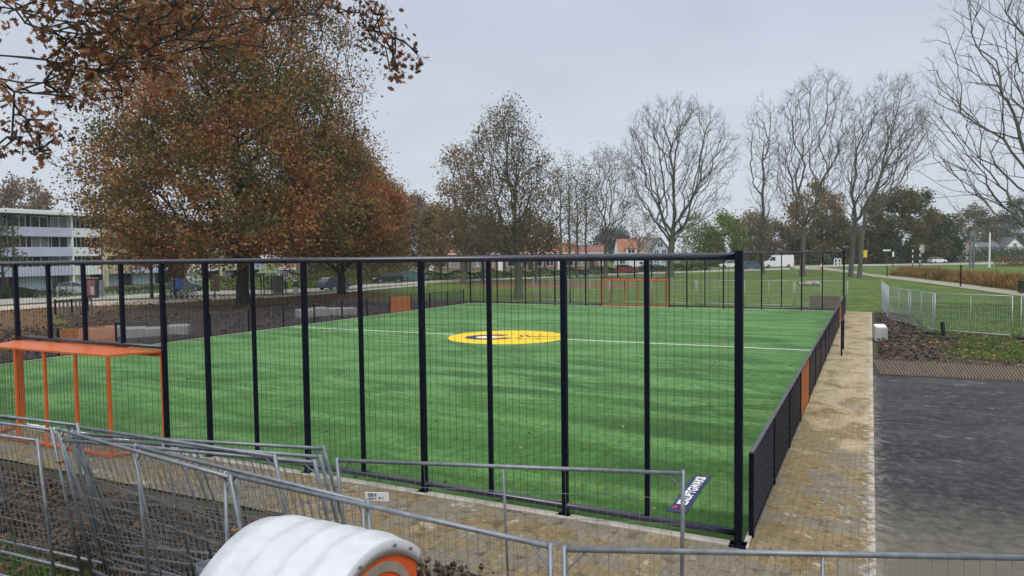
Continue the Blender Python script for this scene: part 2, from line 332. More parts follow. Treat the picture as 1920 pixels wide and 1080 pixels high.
class MB:
    def __init__(s): s.v = []; s.f = []
    def add(s, vs, fs):
        n = len(s.v); s.v += [tuple(map(float, v)) for v in vs]; s.f += [tuple(i + n for i in f) for f in fs]; return s
    def box(s, c, d, rz=0, bev=0):
        x, y, z = (q / 2 for q in d); b = min(bev, x, y, z)
        ca, sa = math.cos(rz), math.sin(rz)
        if b <= 0:
            P = [(i, j, k) for k in (-z, z) for i, j in ((-x, -y), (x, -y), (x, y), (-x, y))]
            F = [(3, 2, 1, 0), (4, 5, 6, 7), (0, 1, 5, 4), (1, 2, 6, 5), (2, 3, 7, 6), (3, 0, 4, 7)]
        else:
            P = []; F = []
            def ring(ix, iy, zz):
                n = len(P)
                P.extend([(-ix, -iy + 0, zz), (ix, -iy, zz), (ix, iy, zz), (-ix, iy, zz)]); return n
            oc = lambda xx, yy, c_, zz: [(-xx + c_, -yy, zz), (xx - c_, -yy, zz), (xx, -yy + c_, zz), (xx, yy - c_, zz), (xx - c_, yy, zz), (-xx + c_, yy, zz), (-xx, yy - c_, zz), (-xx, -yy + c_, zz)]
            for xx, yy, zz in ((x - b, y - b, -z), (x, y, -z + b), (x, y, z - b), (x - b, y - b, z)): P += oc(xx, yy, b * .6, zz)
            F = [tuple(range(7, -1, -1)), tuple(range(24, 32))]
            for r in range(3):
                for i in range(8): j = (i + 1) % 8; F.append((r * 8 + i, r * 8 + j, r * 8 + 8 + j, r * 8 + 8 + i))
        return s.add([(c[0] + p[0] * ca - p[1] * sa, c[1] + p[0] * sa + p[1] * ca, c[2] + p[2]) for p in P], F)
    def bar(s, a, b, r, n=8, r2=None, caps=True):
        a = Vector(a); b = Vector(b); d = (b - a)
        if d.length < 1e-6: return s
        d.normalize(); u = d.orthogonal().normalized(); w = d.cross(u); r2 = r if r2 is None else r2
        P = [a + (u * math.cos(t) + w * math.sin(t)) * r for t in (2 * math.pi * i / n for i in range(n))] + [b + (u * math.cos(t) + w * math.sin(t)) * r2 for t in (2 * math.pi * i / n for i in range(n))]
        F = [(i, (i + 1) % n, n + (i + 1) % n, n + i) for i in range(n)]
        if caps: F += [tuple(range(n - 1, -1, -1)), tuple(range(n, 2 * n))]
        return s.add(P, F)
    def path(s, pts, r, n=8):
        for a, b in zip(pts, pts[1:]): s.bar(a, b, r, n)
        return s
    def prism(s, poly, y0, y1):
        """profile in xz, extruded along y"""
        n = len(poly); P = [(x, y0, z) for x, z in poly] + [(x, y1, z) for x, z in poly]
        return s.add(P, [tuple(range(n)), tuple(range(2 * n - 1, n - 1, -1))] + [((i + 1) % n, i, n + i, n + (i + 1) % n) for i in range(n)])
    def loft(s, rings, caps=True):
        n = len(rings[0]); P = [p for r in rings for p in r]; F = []
        for k in range(len(rings) - 1):
            for i in range(n): j = (i + 1) % n; F.append((k * n + i, k * n + j, (k + 1) * n + j, (k + 1) * n + i))
        if caps: F += [tuple(range(n - 1, -1, -1)), tuple(range((len(rings) - 1) * n, len(rings) * n))]
        return s.add(P, F)
    def ring(s, c, R, r, axis='y', n=20, k=6):
        P = []; F = []
        for i in range(n):
            t = 2 * math.pi * i / n
            for j in range(k):
                u = 2 * math.pi * j / k; q = R + r * math.cos(u); h = r * math.sin(u)
                p = (q * math.cos(t), h, q * math.sin(t)) if axis == 'y' else (q * math.cos(t), q * math.sin(t), h)
                P.append((c[0] + p[0], c[1] + p[1], c[2] + p[2]))
        for i in range(n):
            for j in range(k): F.append((i * k + j, ((i + 1) % n) * k + j, ((i + 1) % n) * k + (j + 1) % k, i * k + (j + 1) % k))
        return s.add(P, F)
    def disc(s, c, r, axis='y', n=16, th=.02):
        a = (c[0], c[1] - th / 2, c[2]) if axis == 'y' else (c[0], c[1], c[2] - th / 2); b = (c[0], c[1] + th / 2, c[2]) if axis == 'y' else (c[0], c[1], c[2] + th / 2)
        return s.bar(a, b, r, n)
    def mesh(s, name, mat, smooth_=False):
        me = bpy.data.meshes.new(name); me.from_pydata(s.v, [], s.f); me.update()
        if smooth_: me.polygons.foreach_set('use_smooth', np.ones(len(me.polygons), bool))
        me.materials.append(mat); return me
    def build(s, name, mat, parent=None, smooth_=False): return link(name, s.mesh(name, mat, smooth_), parent)
def structure(o): o['kind'] = 'structure'; return o
def stuff(o, label=None, cat=None):
    o['kind'] = 'stuff'
    if label: o['label'] = label; o['category'] = cat
    return o
def tubes(P0, P1, r0, r1, n):
    P0 = np.asarray(P0); P1 = np.asarray(P1); d = P1 - P0; d /= np.linalg.norm(d, axis=1, keepdims=True) + 1e-9
    h = np.where(np.abs(d[:, 2:3]) < .9, np.array([[0, 0, 1.]]), np.array([[1., 0, 0]])); u = np.cross(d, h); u /= np.linalg.norm(u, axis=1, keepdims=True) + 1e-9; w = np.cross(d, u)
    t = np.arange(n) * 2 * np.pi / n; c = np.cos(t)[None, :, None]; s = np.sin(t)[None, :, None]
    ring = u[:, None] * c + w[:, None] * s
    A = P0[:, None] + ring * np.asarray(r0)[:, None, None]; B = P1[:, None] + ring * np.asarray(r1)[:, None, None]
    V = np.concatenate([A, B], 1).reshape(-1, 3); i = np.arange(n); j = (i + 1) % n
    F = (np.stack([i, j, n + j, n + i], 1)[None] + (np.arange(len(P0)) * 2 * n)[:, None, None]).reshape(-1, 4)
    return V, F
QUAD = np.array([[0, -.5, 0], [.5, 0, .12], [0, .55, 0], [-.5, 0, .12]])
OAKLEAF = np.array([[0, 0, 0], [0, .62, -.05], [.10, .40, .03], [.34, .34, .10], [.15, .16, .03], [.40, -.02, .12], [.14, -.10, .03], [.24, -.30, .07], [.03, -.36, 0], [0, -.55, -.06], [-.03, -.36, 0], [-.24, -.30, .07], [-.14, -.10, .03], [-.40, -.02, .12], [-.15, .16, .03], [-.34, .34, .10], [-.10, .40, .03]])
OAKF = np.array([[0, i, i + 1] for i in range(1, 16)] + [[0, 16, 1]])
def scatter(P, size, rng, tmpl=QUAD, faces=None, flat=0., var=.5):
    n = len(P); a = rng.normal(size=(n, 3)); a[:, 2] += flat * 3; a /= np.linalg.norm(a, axis=1, keepdims=True) + 1e-9
    b = rng.normal(size=(n, 3)); b -= (b * a).sum(1, keepdims=True) * a; b /= np.linalg.norm(b, axis=1, keepdims=True) + 1e-9; c = np.cross(a, b)
    s = (size * (1 + var * (rng.random(n) * 2 - 1)))[:, None, None]
    V = (P[:, None] + s * (tmpl[None, :, 0:1] * c[:, None] + tmpl[None, :, 1:2] * b[:, None] + tmpl[None, :, 2:3] * a[:, None])).reshape(-1, 3)
    f = np.array([[0, 1, 2, 3]]) if faces is None else faces
    F = (f[None] + (np.arange(n) * len(tmpl))[:, None, None]).reshape(-1, f.shape[1]); return V, F
def cat_geo(parts):
    V = []; F = []; k = 0
    for v, f in parts: V.append(v); F.append(f + k); k += len(v)
    return np.concatenate(V), np.concatenate(F)

# ------------------------------------------------------------------ trees
def skeleton(rng, trunk, targets, w=.5, step=.8, fork=.35, lift=.25, wob=.05):
    """limbs grown from a trunk polyline to every target point; returns node positions and parents"""
    pos = [np.array(p, float) for p in trunk]; par = [-1] + list(range(len(trunk) - 1)); pl = [0.]
    for i in range(1, len(trunk)): pl.append(pl[-1] + np.linalg.norm(pos[i] - pos[i - 1]))
    dr = [np.array([0, 0, 1.])] + [(pos[i] - pos[i - 1]) / (np.linalg.norm(pos[i] - pos[i - 1]) + 1e-9) for i in range(1, len(trunk))]
    f0 = max(1, int(len(trunk) * fork)); top = pos[-1]; cap = len(trunk) + len(targets) * 60
    PA = np.zeros((cap, 3)); DA = np.zeros((cap, 3)); LA = np.zeros(cap); n = len(pos)
    PA[:n] = pos; DA[:n] = dr; LA[:n] = pl; par = list(par)
    base = pos[f0]
    for t in sorted(targets, key=lambda q: np.linalg.norm(q - base) + rng.random() * 1.5):
        v = t - PA[f0:n]; d = np.linalg.norm(v, axis=1) + 1e-6; cs = (v * DA[f0:n]).sum(1) / d
        cost = d * (1 + .55 * np.clip(.55 - cs, 0, 2)) + w * (LA[f0:n] - LA[f0]) + np.where(v[:, 2] < -.15 * d, .5 * d, 0)
        i = int(np.argmin(cost)) + f0; D = d[i - f0]
        p0 = PA[i].copy(); t0 = DA[i] * .3 + (t - p0) / D * .75; t1 = (t - p0) / D + np.array([0, 0, lift * .45]); m = max(1, int(D / step)); prev = i
        for k in range(1, m + 1):
            s = k / m; h00 = 2 * s**3 - 3 * s**2 + 1; h10 = s**3 - 2 * s**2 + s; h01 = 1 - h00; h11 = s**3 - s**2
            p = h00 * p0 + h10 * t0 * D + h01 * t + h11 * t1 * D
            if k < m: p = p + rng.normal(size=3) * wob * min(step, D / m)
            q = p - PA[prev]; l = np.linalg.norm(q) + 1e-6
            PA[n] = p; DA[n] = q / l; LA[n] = LA[prev] + l; par.append(prev); prev = n; n += 1
            if n >= cap - 1: break
    return PA[:n], DA[:n], np.array(par)
def radii(par, R, rmin, ex=2.05):
    n = len(par); acc = np.zeros(n); kids = np.bincount(par[par >= 0], minlength=n); acc[kids == 0] = 1
    for i in range(n - 1, 0, -1): acc[par[i]] += acc[i]
    return np.maximum(rmin, R * (acc / acc.max()) ** (1 / ex)), kids
def twigs(rng, P, D, idx, num, ln, r, up=.3, spread=.8):
    s = np.repeat(P[idx], num, 0); d = np.repeat(D[idx], num, 0) + rng.normal(size=(len(s), 3)) * spread; d[:, 2] += up; d /= np.linalg.norm(d, axis=1, keepdims=True)
    l = ln * (.4 + rng.random(len(s)) * .9)[:, None]; m = s + d * l * .5; d2 = d + rng.normal(size=d.shape) * .3; d2[:, 2] += up * .5; d2 /= np.linalg.norm(d2, axis=1, keepdims=True); e = m + d2 * l * .5
    # every twig forks once
    d3 = d + rng.normal(size=d.shape) * .6; d3 /= np.linalg.norm(d3, axis=1, keepdims=True); e2 = m + d3 * l * .4
    k = len(s); V, F = tubes(np.concatenate([s, m, m]), np.concatenate([m, e, e2]), np.full(3 * k, r), np.concatenate([np.full(k, r * .8), np.full(2 * k, r * .4)]), 3)
    return V, F, np.concatenate([e, e2, m])
def envelope(rng, n, prof, shell=.5, flat=1., clump=0):
    """points in a crown given as rows (z, centre x, half width)"""
    prof = np.array(prof, float); zs = prof[:, 0]; out = []
    while len(out) < n:
        z = rng.uniform(zs[0], zs[-1]); cx = np.interp(z, zs, prof[:, 1]); hw = np.interp(z, zs, prof[:, 2])
        if rng.random() > (hw / prof[:, 2].max()) ** 1.3: continue
        a = rng.uniform(0, 2 * np.pi); q = rng.random() ** shell
        out.append((cx + hw * q * math.cos(a), hw * flat * q * math.sin(a), z))
    P = np.array(out)
    if clump: # pull the points towards loose boughs
        c = P[rng.integers(0, n, max(4, int(n * .06)))]; d = np.linalg.norm(P[:, None] - c[None], axis=2); j = d.argmin(1); P = P + (c[j] - P) * clump * rng.random((n, 1))
    return P
def tree(name, label, px, depth, prof_px, R, ntar, seed, bark=None, twig=None, leaf=None, nleaf=0, lsize=.22, lsig=.5, w=.5, tw=(4, 1.1, .013), fork=.35, base=None, trunk_top=None, group=None,
         step=.8, lift=.25, shell=.5, clump=0., lean=0., cat='tree', extra=None, rmin=.0105, keep=None):
    """prof_px: crown outline rows (photo row, left column, right column) read at this tree's own distance"""
    rng = np.random.default_rng(seed); g = gd(px, depth) if base is None else np.array(base, float); k = depth / CF; bark = bark or BARK_G; twig = twig or TWIG
    rows = []
    for py, l, r in prof_px:
        z = hgt(py, (l + r) / 2, depth) - g[2]; rows.append((z, ((l + r) / 2 - px) * k, (r - l) / 2 * k))
    rows.sort(); z0, z1 = rows[0][0], rows[-1][0]
    tt = (z0 + (z1 - z0) * .55) if trunk_top is None else trunk_top
    cxt = np.interp(tt, [q[0] for q in rows], [q[1] for q in rows]) * .6
    m = max(6, int(tt / .8)); trunk = [(cxt * (i / m) ** 1.5 + math.sin(i * .9 + seed) * .04 * tt / 8 + lean * i / m, math.cos(i * .7 + seed) * .03 * tt / 8, tt * i / m) for i in range(m + 1)]
    T = envelope(rng, ntar, rows, shell, 1., clump)
    if extra is not None: T = np.concatenate([T, extra])
    fk = max(.12, min(.9, (z0 * .9) / tt)) if fork is None else fork
    P, D, par = skeleton(rng, trunk, list(T), w, step, fk, lift)
    r, kids = radii(par, R, rmin); r[0] *= 1.35; r[1] *= 1.08
    i = np.arange(1, len(P)); thick = r[i] > R * .16
    def tb(sel, n): a = i[sel]; return tubes(P[par[a]], P[a], np.minimum(r[par[a]], r[a] * 1.5), r[a], n)
    root = thing(name, label, cat, g, CY, group)
    link('trunk', np_mesh('trunk', *tb(thick, 7), bark, True), root)
    tips = np.where((kids == 0) | (r < R * .05))[0]; geo = [tb(~thick, 3)]; ends = P[tips]
    if tw:
        V, F, ends2 = twigs(rng, P, D, tips, tw[0], tw[1], tw[2]); geo.append((V, F)); ends = np.concatenate([ends, ends2])
    cr = link('crown', np_mesh('crown', *cat_geo(geo), twig), root)
    if nleaf:
        c = ends[rng.integers(0, len(ends), nleaf)] + rng.normal(size=(nleaf, 3)) * lsig
        if keep is not None: c = c[rng.random(len(c)) < keep(c)]
        link('foliage', np_mesh('foliage', *scatter(c, np.full(len(c), lsize), rng), leaf), cr)
    return root
def bushy(name, label, px, depth, prof_px, leaf, n, lsize, seed, nt=70, group=None, cat='tree', trunk_r=.2, ground=None):
    """a leafy tree or shrub seen far off: trunk, boughs and a crown of leaf clumps"""
    return tree(name, label, px, depth, prof_px, trunk_r, nt, seed, BARK_G, TWIG, leaf, n, lsize, lsize * 2.2, .35, (2, .8, .02), .25, group=group, step=1.2, shell=.42, cat=cat, rmin=.025, base=ground)

# ================================================================== SETTING
FWID, FLEN = 28.563, 42.13          # the pitch: near right corner at the origin, running to -X and +Y
def vnoise(x, y, seed=0):
    xi = np.floor(x).astype(int); yi = np.floor(y).astype(int); fx = x - xi; fy = y - yi; fx = fx * fx * (3 - 2 * fx); fy = fy * fy * (3 - 2 * fy)
    h = lambda a, b: (np.sin(a * 127.1 + b * 311.7 + seed * 74.7) * 43758.5453) % 1
    return (h(xi, yi) * (1 - fx) + h(xi + 1, yi) * fx) * (1 - fy) + (h(xi, yi + 1) * (1 - fx) + h(xi + 1, yi + 1) * fx) * fy
def fbm(x, y, o=4, seed=0):
    s = 0; a = .5
    for i in range(o): s = s + a * vnoise(x * 2**i, y * 2**i, seed + i); a *= .5
    return s
def polydist(x, y, poly):
    """signed distance to a polygon, positive inside"""
    p = np.array(poly, float); n = len(p); d = np.full(x.shape, 1e9); ins = np.zeros(x.shape, bool)
    for i in range(n):
        a = p[i]; b = p[(i + 1) % n]; e = b - a; t = np.clip(((x - a[0]) * e[0] + (y - a[1]) * e[1]) / (e @ e), 0, 1)
        d = np.minimum(d, np.hypot(x - a[0] - t * e[0], y - a[1] - t * e[1]))
        c = ((a[1] > y) != (b[1] > y)) & (x < (b[0] - a[0]) * (y - a[1]) / (b[1] - a[1] + 1e-12) + a[0]); ins ^= c
    return np.where(ins, d, -d)
def build_ground():
    def axis(lo, hi, s, far):
        c = list(np.arange(lo, hi, s)); a = c[-1]; st = s
        while a < far: st *= 1.09; a += st; c.append(a)
        a = c[0]; st = s
        while a > -far: st *= 1.09; a -= st; c.insert(0, a)
        return np.array(c)
    xs = axis(-62, 14, .55, 1200); ys = axis(-12, 62, .55, 1200); X, Y = np.meshgrid(xs, ys); nx, ny = len(xs), len(ys)
    rough = (fbm(X / 1.3, Y / 1.3, 4, 3) - .47)
    soil = [polydist(X, Y, [(-28.7, -9), (-28.7, 44), (-34, 46), (-40, 41), (-43, 37), (-54, 30.5), (-52, 22), (-40, 16), (-33, 9), (-33, -9)]),
            polydist(X, Y, [(1.8, 18.9), (1.8, 42.5), (3.1, 42.5), (3.2, 36), (3.9, 30), (5.2, 26), (4.2, 22), (8, 20.3), (14, 19.5), (14, 19)]),
            polydist(X, Y, [(-16, -1.9), (-2, -1.9), (-1.2, -3), (-3, -5.2), (-6, -4.8), (-9, -4.2), (-16, -3.6)])]
    ms = np.max(soil, 0); m_soil = smooth(-1.2, 1.0, ms)
    far_l = polydist(X, Y, [(-33, -9), (-33, 9), (-40, 16), (-52, 22), (-54, 30.5), (-43, 38), (-40, 44), (-44, 55), (-55, 52), (-68, 34), (-72, 16), (-60, -9)])
    li2 = 8 - np.hypot((X + 36) / 1.8, Y - 76); li3 = 3 - np.hypot((X + 29) / 1.6, (Y - 55)); m_li = np.maximum(smooth(-2.5, 3, far_l) * .85, np.maximum(smooth(-4, 5, li2), smooth(-3, 3, li3) * .6))
    m_li = np.maximum(m_li, smooth(-2, 3, polydist(X, Y, [(-18, -4), (-9, -4.4), (-4, -5.2), (-2, -8), (-18, -8)])) * .8)
    sand = np.zeros_like(X)
    Z = gz(X, Y) + rough * (.10 * m_soil + .015) * smooth(200, 60, np.hypot(X, Y))
    infield = polydist(X, Y, [(-29, -2.6), (2.4, -2.6), (2.4, 15), (20, 16), (20, -30), (2, -30), (2, 43), (-29, 43)])
    Z = np.where(infield > -.7, np.minimum(Z, -.03) - .03, Z)
    V = np.stack([X, Y, Z], -1).reshape(-1, 3); i = np.arange(nx - 1)[None] + (np.arange(ny - 1) * nx)[:, None]; F = np.stack([i, i + 1, i + nx + 1, i + nx], -1).reshape(-1, 4)
    me = np_mesh('ground', V, F, GROUND, True); at = me.attributes.new('mask', 'FLOAT_COLOR', 'POINT')
    at.data.foreach_set('color', np.stack([m_soil, m_li, sand, np.ones_like(X)], -1).astype(np.float32).ravel())
    structure(link('ground', me))
build_ground()
def sheet(name, mat, z, *polys):
    mb = MB()
    for p in polys: mb.add([(x, y, z) for x, y in p], [tuple(range(len(p)))])
    return structure(mb.build(name, mat))
def relief(name, mat, x0, x1, y0, y1, st, poly, amp, sc, seed, edge=.6, base=0., ridge=None):
    xs = np.arange(x0, x1, st); ys = np.arange(y0, y1, st); X, Y = np.meshgrid(xs, ys); nx, ny = len(xs), len(ys)
    d = polydist(X, Y, poly) + (fbm(X / .7, Y / .7, 3, seed + 9) - .45) * edge * 2
    h = (fbm(X / sc, Y / sc, 5, seed) - .28) * amp + (fbm(X / (sc * 4), Y / (sc * 4), 3, seed + 4) - .4) * amp * .8
    Z = base + smooth(-edge * .3, edge, d) * np.maximum(h, .012) - .12 * (1 - smooth(-edge * .5, edge * .4, d))
    V = np.stack([X, Y, Z], -1).reshape(-1, 3); i = np.arange(nx - 1)[None] + (np.arange(ny - 1) * nx)[:, None]; F = np.stack([i, i + 1, i + nx + 1, i + nx], -1).reshape(-1, 4)
    keep = (Z.reshape(-1)[F] > -.11 + base).any(1); F = F[keep]
    structure(link(name, np_mesh(name, V, F, mat, True))); return X, Y, Z, d
# paved and sanded paths along the two fences; asphalt yard on the right
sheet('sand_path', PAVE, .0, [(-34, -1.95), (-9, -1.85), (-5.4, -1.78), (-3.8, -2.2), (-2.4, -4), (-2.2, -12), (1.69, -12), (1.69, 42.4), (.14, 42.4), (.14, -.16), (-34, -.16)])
sheet('asphalt', ASPH, .004, [(1.69, -14), (40, -14), (40, 18.6), (5.8, 16.1), (1.69, 15.75)])
sheet('turf', TURF, .02, [(-FWID, .0), (.04, .0), (.04, FLEN), (-FWID, FLEN)])
sheet('white_line', LINE, .025, [(-FWID + .3, FLEN / 2 - .07), (-17.35, FLEN / 2 - .07), (-17.35, FLEN / 2 + .07), (-FWID + .3, FLEN / 2 + .07)], [(-11.2, FLEN / 2 - .07), (-.1, FLEN / 2 - .07), (-.1, FLEN / 2 + .07), (-11.2, FLEN / 2 + .07)],
      [(-17, .06), (-11.5, .06), (-11.5, .17), (-17, .17)], [(-FWID + .1, FLEN - .14), (-.1, FLEN - .14), (-.1, FLEN - .02), (-FWID + .1, FLEN - .02)])
mb = MB()
for (x0, y0, x1, y1) in ((-FWID - .02, -.16, .14, .0), (-FWID - .16, -.16, -FWID, FLEN + .15), (-FWID, FLEN, .14, FLEN + .16), (.05, .0, .13, FLEN)):
    mb.box(((x0 + x1) / 2, (y0 + y1) / 2, -.02), (x1 - x0, y1 - y0, .10 if x0 < 1 else .07), 0, .012)
structure(mb.build('concrete_edging', KERB))
# centre spot
CX, CYc = -FWID / 2, FLEN / 2 - .1
def arc(cx, cy, r0, r1, a0, a1, n=40, sx=1, sy=1, rot=0):
    ca, sa = math.cos(rot), math.sin(rot); P = []
    for i in range(n + 1):
        t = a0 + (a1 - a0) * i / n
        for r in (r0, r1):
            x, y = r * math.cos(t) * sx, r * math.sin(t) * sy; P.append((cx + x * ca - y * sa, cy + x * sa + y * ca))
    return P, [(2 * i, 2 * i + 1, 2 * i + 3, 2 * i + 2) for i in range(n)]
spot = MB(); spot.add([(CX + 2.92 * math.cos(i * math.pi / 36), CYc + 2.92 * math.sin(i * math.pi / 36), .029) for i in range(72)], [tuple(range(72))])
structure(spot.build('yellow_centre_spot', YEL_T))
def flatmark(name, mat, z, *geo):
    mb_ = MB()
    for P, F in geo: mb_.add([(x, y, z) for x, y in P], F)
    structure(mb_.build(name, mat))
ux, uy = CA[0] / math.hypot(CA[0], CA[1]), CA[1] / math.hypot(CA[0], CA[1]); ang = math.atan2(uy, ux)
lc = (-15.0, 20.55)
flatmark('blue_emblem', BLU_T, .033, arc(*lc, .68, 1.18, .75, 5.9, 40, 1.05, .9, ang))
flatmark('white_emblem', WHT_T, .033, arc(lc[0] - .2 * ux, lc[1] - .2 * uy, .0, .52, 0, 6.283, 30, 1.1, .7, ang))
flatmark('red_emblem', RED_T, .033, *[arc(lc[0] + (.05 + .25 * i) * ux - (1.15 + .1 * (i % 2)) * uy * .9, lc[1] + (.05 + .25 * i) * uy + (1.15 + .1 * (i % 2)) * ux * .9, .0, .09, 0, 6.283, 8) for i in range(5)])
def strokes(o, pts, w):
    g = []
    for a, b in zip(pts, pts[1:]):
        a = np.array(a); b = np.array(b); d = b - a; n = np.array([-d[1], d[0]]) / (np.linalg.norm(d) + 1e-6) * w
        q = [a - n, b - n, b + n, a + n]; g.append(([(o[0] + x * ux - y * uy, o[1] + x * uy + y * ux) for x, y in q], [(0, 1, 2, 3)]))
    return g
sig = [(.0, -.3), (.3, .2), (.2, .9), (.5, 1.0), (.6, .1), (.8, .5), (1.0, .0), (1.2, .5), (1.35, .1), (1.6, .35), (1.8, .0), (2.3, .45), (3.0, .6)]
flatmark('signature_print', OLV_T, .033, *strokes((-13.75, 20.9), sig, .07), *strokes((-13.6, 20.3), [(0, 0), (1.2, .05), (2.4, -.1)], .05))
flatmark('red_print', RED_T, .034, *strokes((-13.75, 20.9), [(.9, -.75), (1.15, -.72)], .07), *strokes((-13.75, 20.9), [(1.05, .95), (1.3, 1.1)], .07), *strokes((-13.75, 20.9), [(.1, -.8), (.3, -.78)], .07))
# soil, ribbed tracks, mounds
relief('soil_strip', SOIL, -16, -1.3, -5.4, -1.5, .055, [(-16, -2.25), (-12, -2.3), (-9, -2.0), (-5.6, -2.0), (-4, -2.5), (-2.5, -3.6), (-3.0, -4.3), (-6, -4.5), (-9, -3.9), (-16, -3.4)], .26, .8, 5, .35)
relief('soil_bank', SOIL, 1.78, 9, 18.7, 42.4, .12, [(1.8, 19.2), (1.85, 42), (2.9, 42), (2.9, 37), (3.4, 31), (4.6, 27), (3.9, 23), (5.2, 20.6), (9, 19.9), (9, 19.1)], .24, 1.1, 11, .6)
relief('dug_soil', SOIL, -52, -29.2, 0, 44, .25, [(-29.4, 6), (-29.4, 43), (-35, 44), (-41, 38), (-52, 29), (-50, 24), (-38, 17), (-33, 9)], .42, 2.2, 15, .7)
def tracks():
    # crawler-track imprint: slanting ridges of soil across a strip
    A = [gp(1636, 677), gp(1960, 693)]; B = [gp(1636, 702), gp(1960, 718)]; mb_ = MB(); n = 50
    for i in range(n):
        f0 = .004 + .94 * i / n; f1 = .004 + .94 * (i + .42) / n; sl = .05
        P = lambda f, g: [(A[0][k] * (1 - f) + A[1][k] * f) * (1 - g) + (B[0][k] * (1 - f) + B[1][k] * f) * g for k in (0, 1)]
        a, b, c, d = P(f0, .02), P(f1, .02), P(f1 + sl, .98), P(f0 + sl, .98); j = .045 + .02 * random.random()
        m0 = [(a[k] + b[k]) / 2 for k in (0, 1)]; m1 = [(d[k] + c[k]) / 2 for k in (0, 1)]
        mb_.add([(*a, .0), (*b, .0), (*c, .0), (*d, .0), (*m0, j + .02), (*m1, j + .02)], [(0, 1, 4), (2, 3, 5), (1, 2, 5, 4), (3, 0, 4, 5)])
    structure(mb_.build('track_ridges', plain('ridge_soil', (.36, .275, .205), .95, 0, .3, 4)))
    sheet('track_bed', SOIL, -.004, [(A[0][0], A[0][1] + .1), (B[0][0], B[0][1] - .05), (B[1][0], B[1][1] - .05), (A[1][0], A[1][1] + .1)])
tracks()
# roads and footpaths out in the park
def strip(name, mat, rows, dz):
    """rows: (photo column, near row, far row) read on the ground"""
    mb_ = MB(); P = []
    for px, yn, yf in rows:
        a, b = gp(px, yn), gp(px, yf); P += [(a[0], a[1], gz(a[0], a[1]) + dz), (b[0], b[1], gz(b[0], b[1]) + dz)]
    mb_.add(P, [(2 * i, 2 * i + 2, 2 * i + 3, 2 * i + 1) for i in range(len(rows) - 1)]); return structure(mb_.build(name, mat))
strip('footpath', FOOTP, [(-200, 606, 589), (0, 584, 575.5), (100, 577, 570), (200, 574, 565), (300, 571, 562), (400, 563, 556), (500, 559.5, 555.5), (600, 553, 550), (700, 544, 541), (800, 535.5, 533)], .05)
strip('road', ROAD, [(-200, 585, 572), (0, 572.5, 562), (100, 567, 557), (200, 562, 553), (300, 559, 550), (400, 553, 546), (500, 552, 544), (600, 547.5, 541), (700, 539, 533), (800, 531.5, 527), (1000, 523, 519.5), (1200, 514.5, 511), (1480, 506, 502.5)], .05)
strip('park_path', plain('park_path_gravel', (.30, .265, .205), .9, 0, .2, .5), [(1490, 505, 501), (1545, 506.5, 502), (1600, 513, 508.5), (1640, 520, 515), (1700, 526.5, 521), (1800, 540, 533), (1920, 557, 549), (2100, 588, 576)], .05)
strip('far_road', ROAD, [(1480, 502.2, 500), (1600, 499.5, 496.2), (1740, 497.5, 494.2), (1920, 495, 491), (2100, 492, 488)], .05)

# ================================================================== PITCH FENCES
BAY, HF = 1.2953, 4.0
GOALX0, GOALX1 = 9 * BAY, FWID - 9 * BAY
def mesh_panel(w, z0, z1, n):
    mb_ = MB()
    for i in range(1, n):
        x = w * i / n; mb_.bar((x, 0, z0), (x, 0, z1), .0030, 4, None, False)
    z = z0 + .6
    while z < z1: mb_.bar((0, .006, z), (w, .006, z), .0007, 3, None, False); z += 1.25
    return mb_.mesh('mesh_panel', NAVY_WIRE)
def post_mesh(h, w, d, flange, z0=0.):
    mb_ = MB(); mb_.box((0, 0, (z0 + h) / 2), (w, d, h - z0), 0, .008)
    if flange:
        mb_.box((0, -.02, .015), (w + .12, d + .10, .03)); mb_.box((0, -.05, .10), (.05, .06, .16))
    return mb_.mesh('post', NAVY)
def tall_fence(label):
    f = thing('ball_stop_fence', label, 'fence', (0, 0, 0), 0, 'tall end fences of the pitch')
    main = post_mesh(HF, .088, .09, True); mid = post_mesh(HF, .07, .065, False, .13); corner = post_mesh(HF + .05, .105, .105, True); short = post_mesh(HF, .085, .08, False, 2.2)
    pan = mesh_panel(BAY - .06, .2, HF - .05, 10); gw = (GOALX1 - GOALX0) / 4; pan2 = mesh_panel(gw - .05, 2.25, HF - .05, 10)
    for side in (0, 1):
        for k in range(10):
            x = k * BAY if side == 0 else FWID - k * BAY
            o = link('post', corner if k == 0 else (main if k % 2 == 0 or k == 9 else mid), f); o.location = (-x, -.06 if k == 0 else 0, 0)
            if k < 9: p = link('mesh_panel', pan, f); p.location = (-(x + BAY - .03) if side == 0 else -(x - .03), 0, 0)
    for k in range(4):
        if k: o = link('post', short, f); o.location = (-(GOALX0 + k * gw), 0, 0)
        p = link('mesh_panel', pan2, f); p.location = (-(GOALX0 + (k + 1) * gw - .025), 0, 0)
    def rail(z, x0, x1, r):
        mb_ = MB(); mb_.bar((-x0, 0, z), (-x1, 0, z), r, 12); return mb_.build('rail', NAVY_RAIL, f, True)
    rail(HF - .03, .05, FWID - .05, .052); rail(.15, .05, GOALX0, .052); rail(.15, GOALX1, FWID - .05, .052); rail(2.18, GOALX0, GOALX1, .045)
    return f
near_f = tall_fence('tall navy steel fence of thick posts with thin upright wires, nearest side of the pitch')
far_f = dup(near_f, 'tall navy fence at the far end of the pitch, slender against the park lawn', (-FWID, FLEN, 0), math.pi)
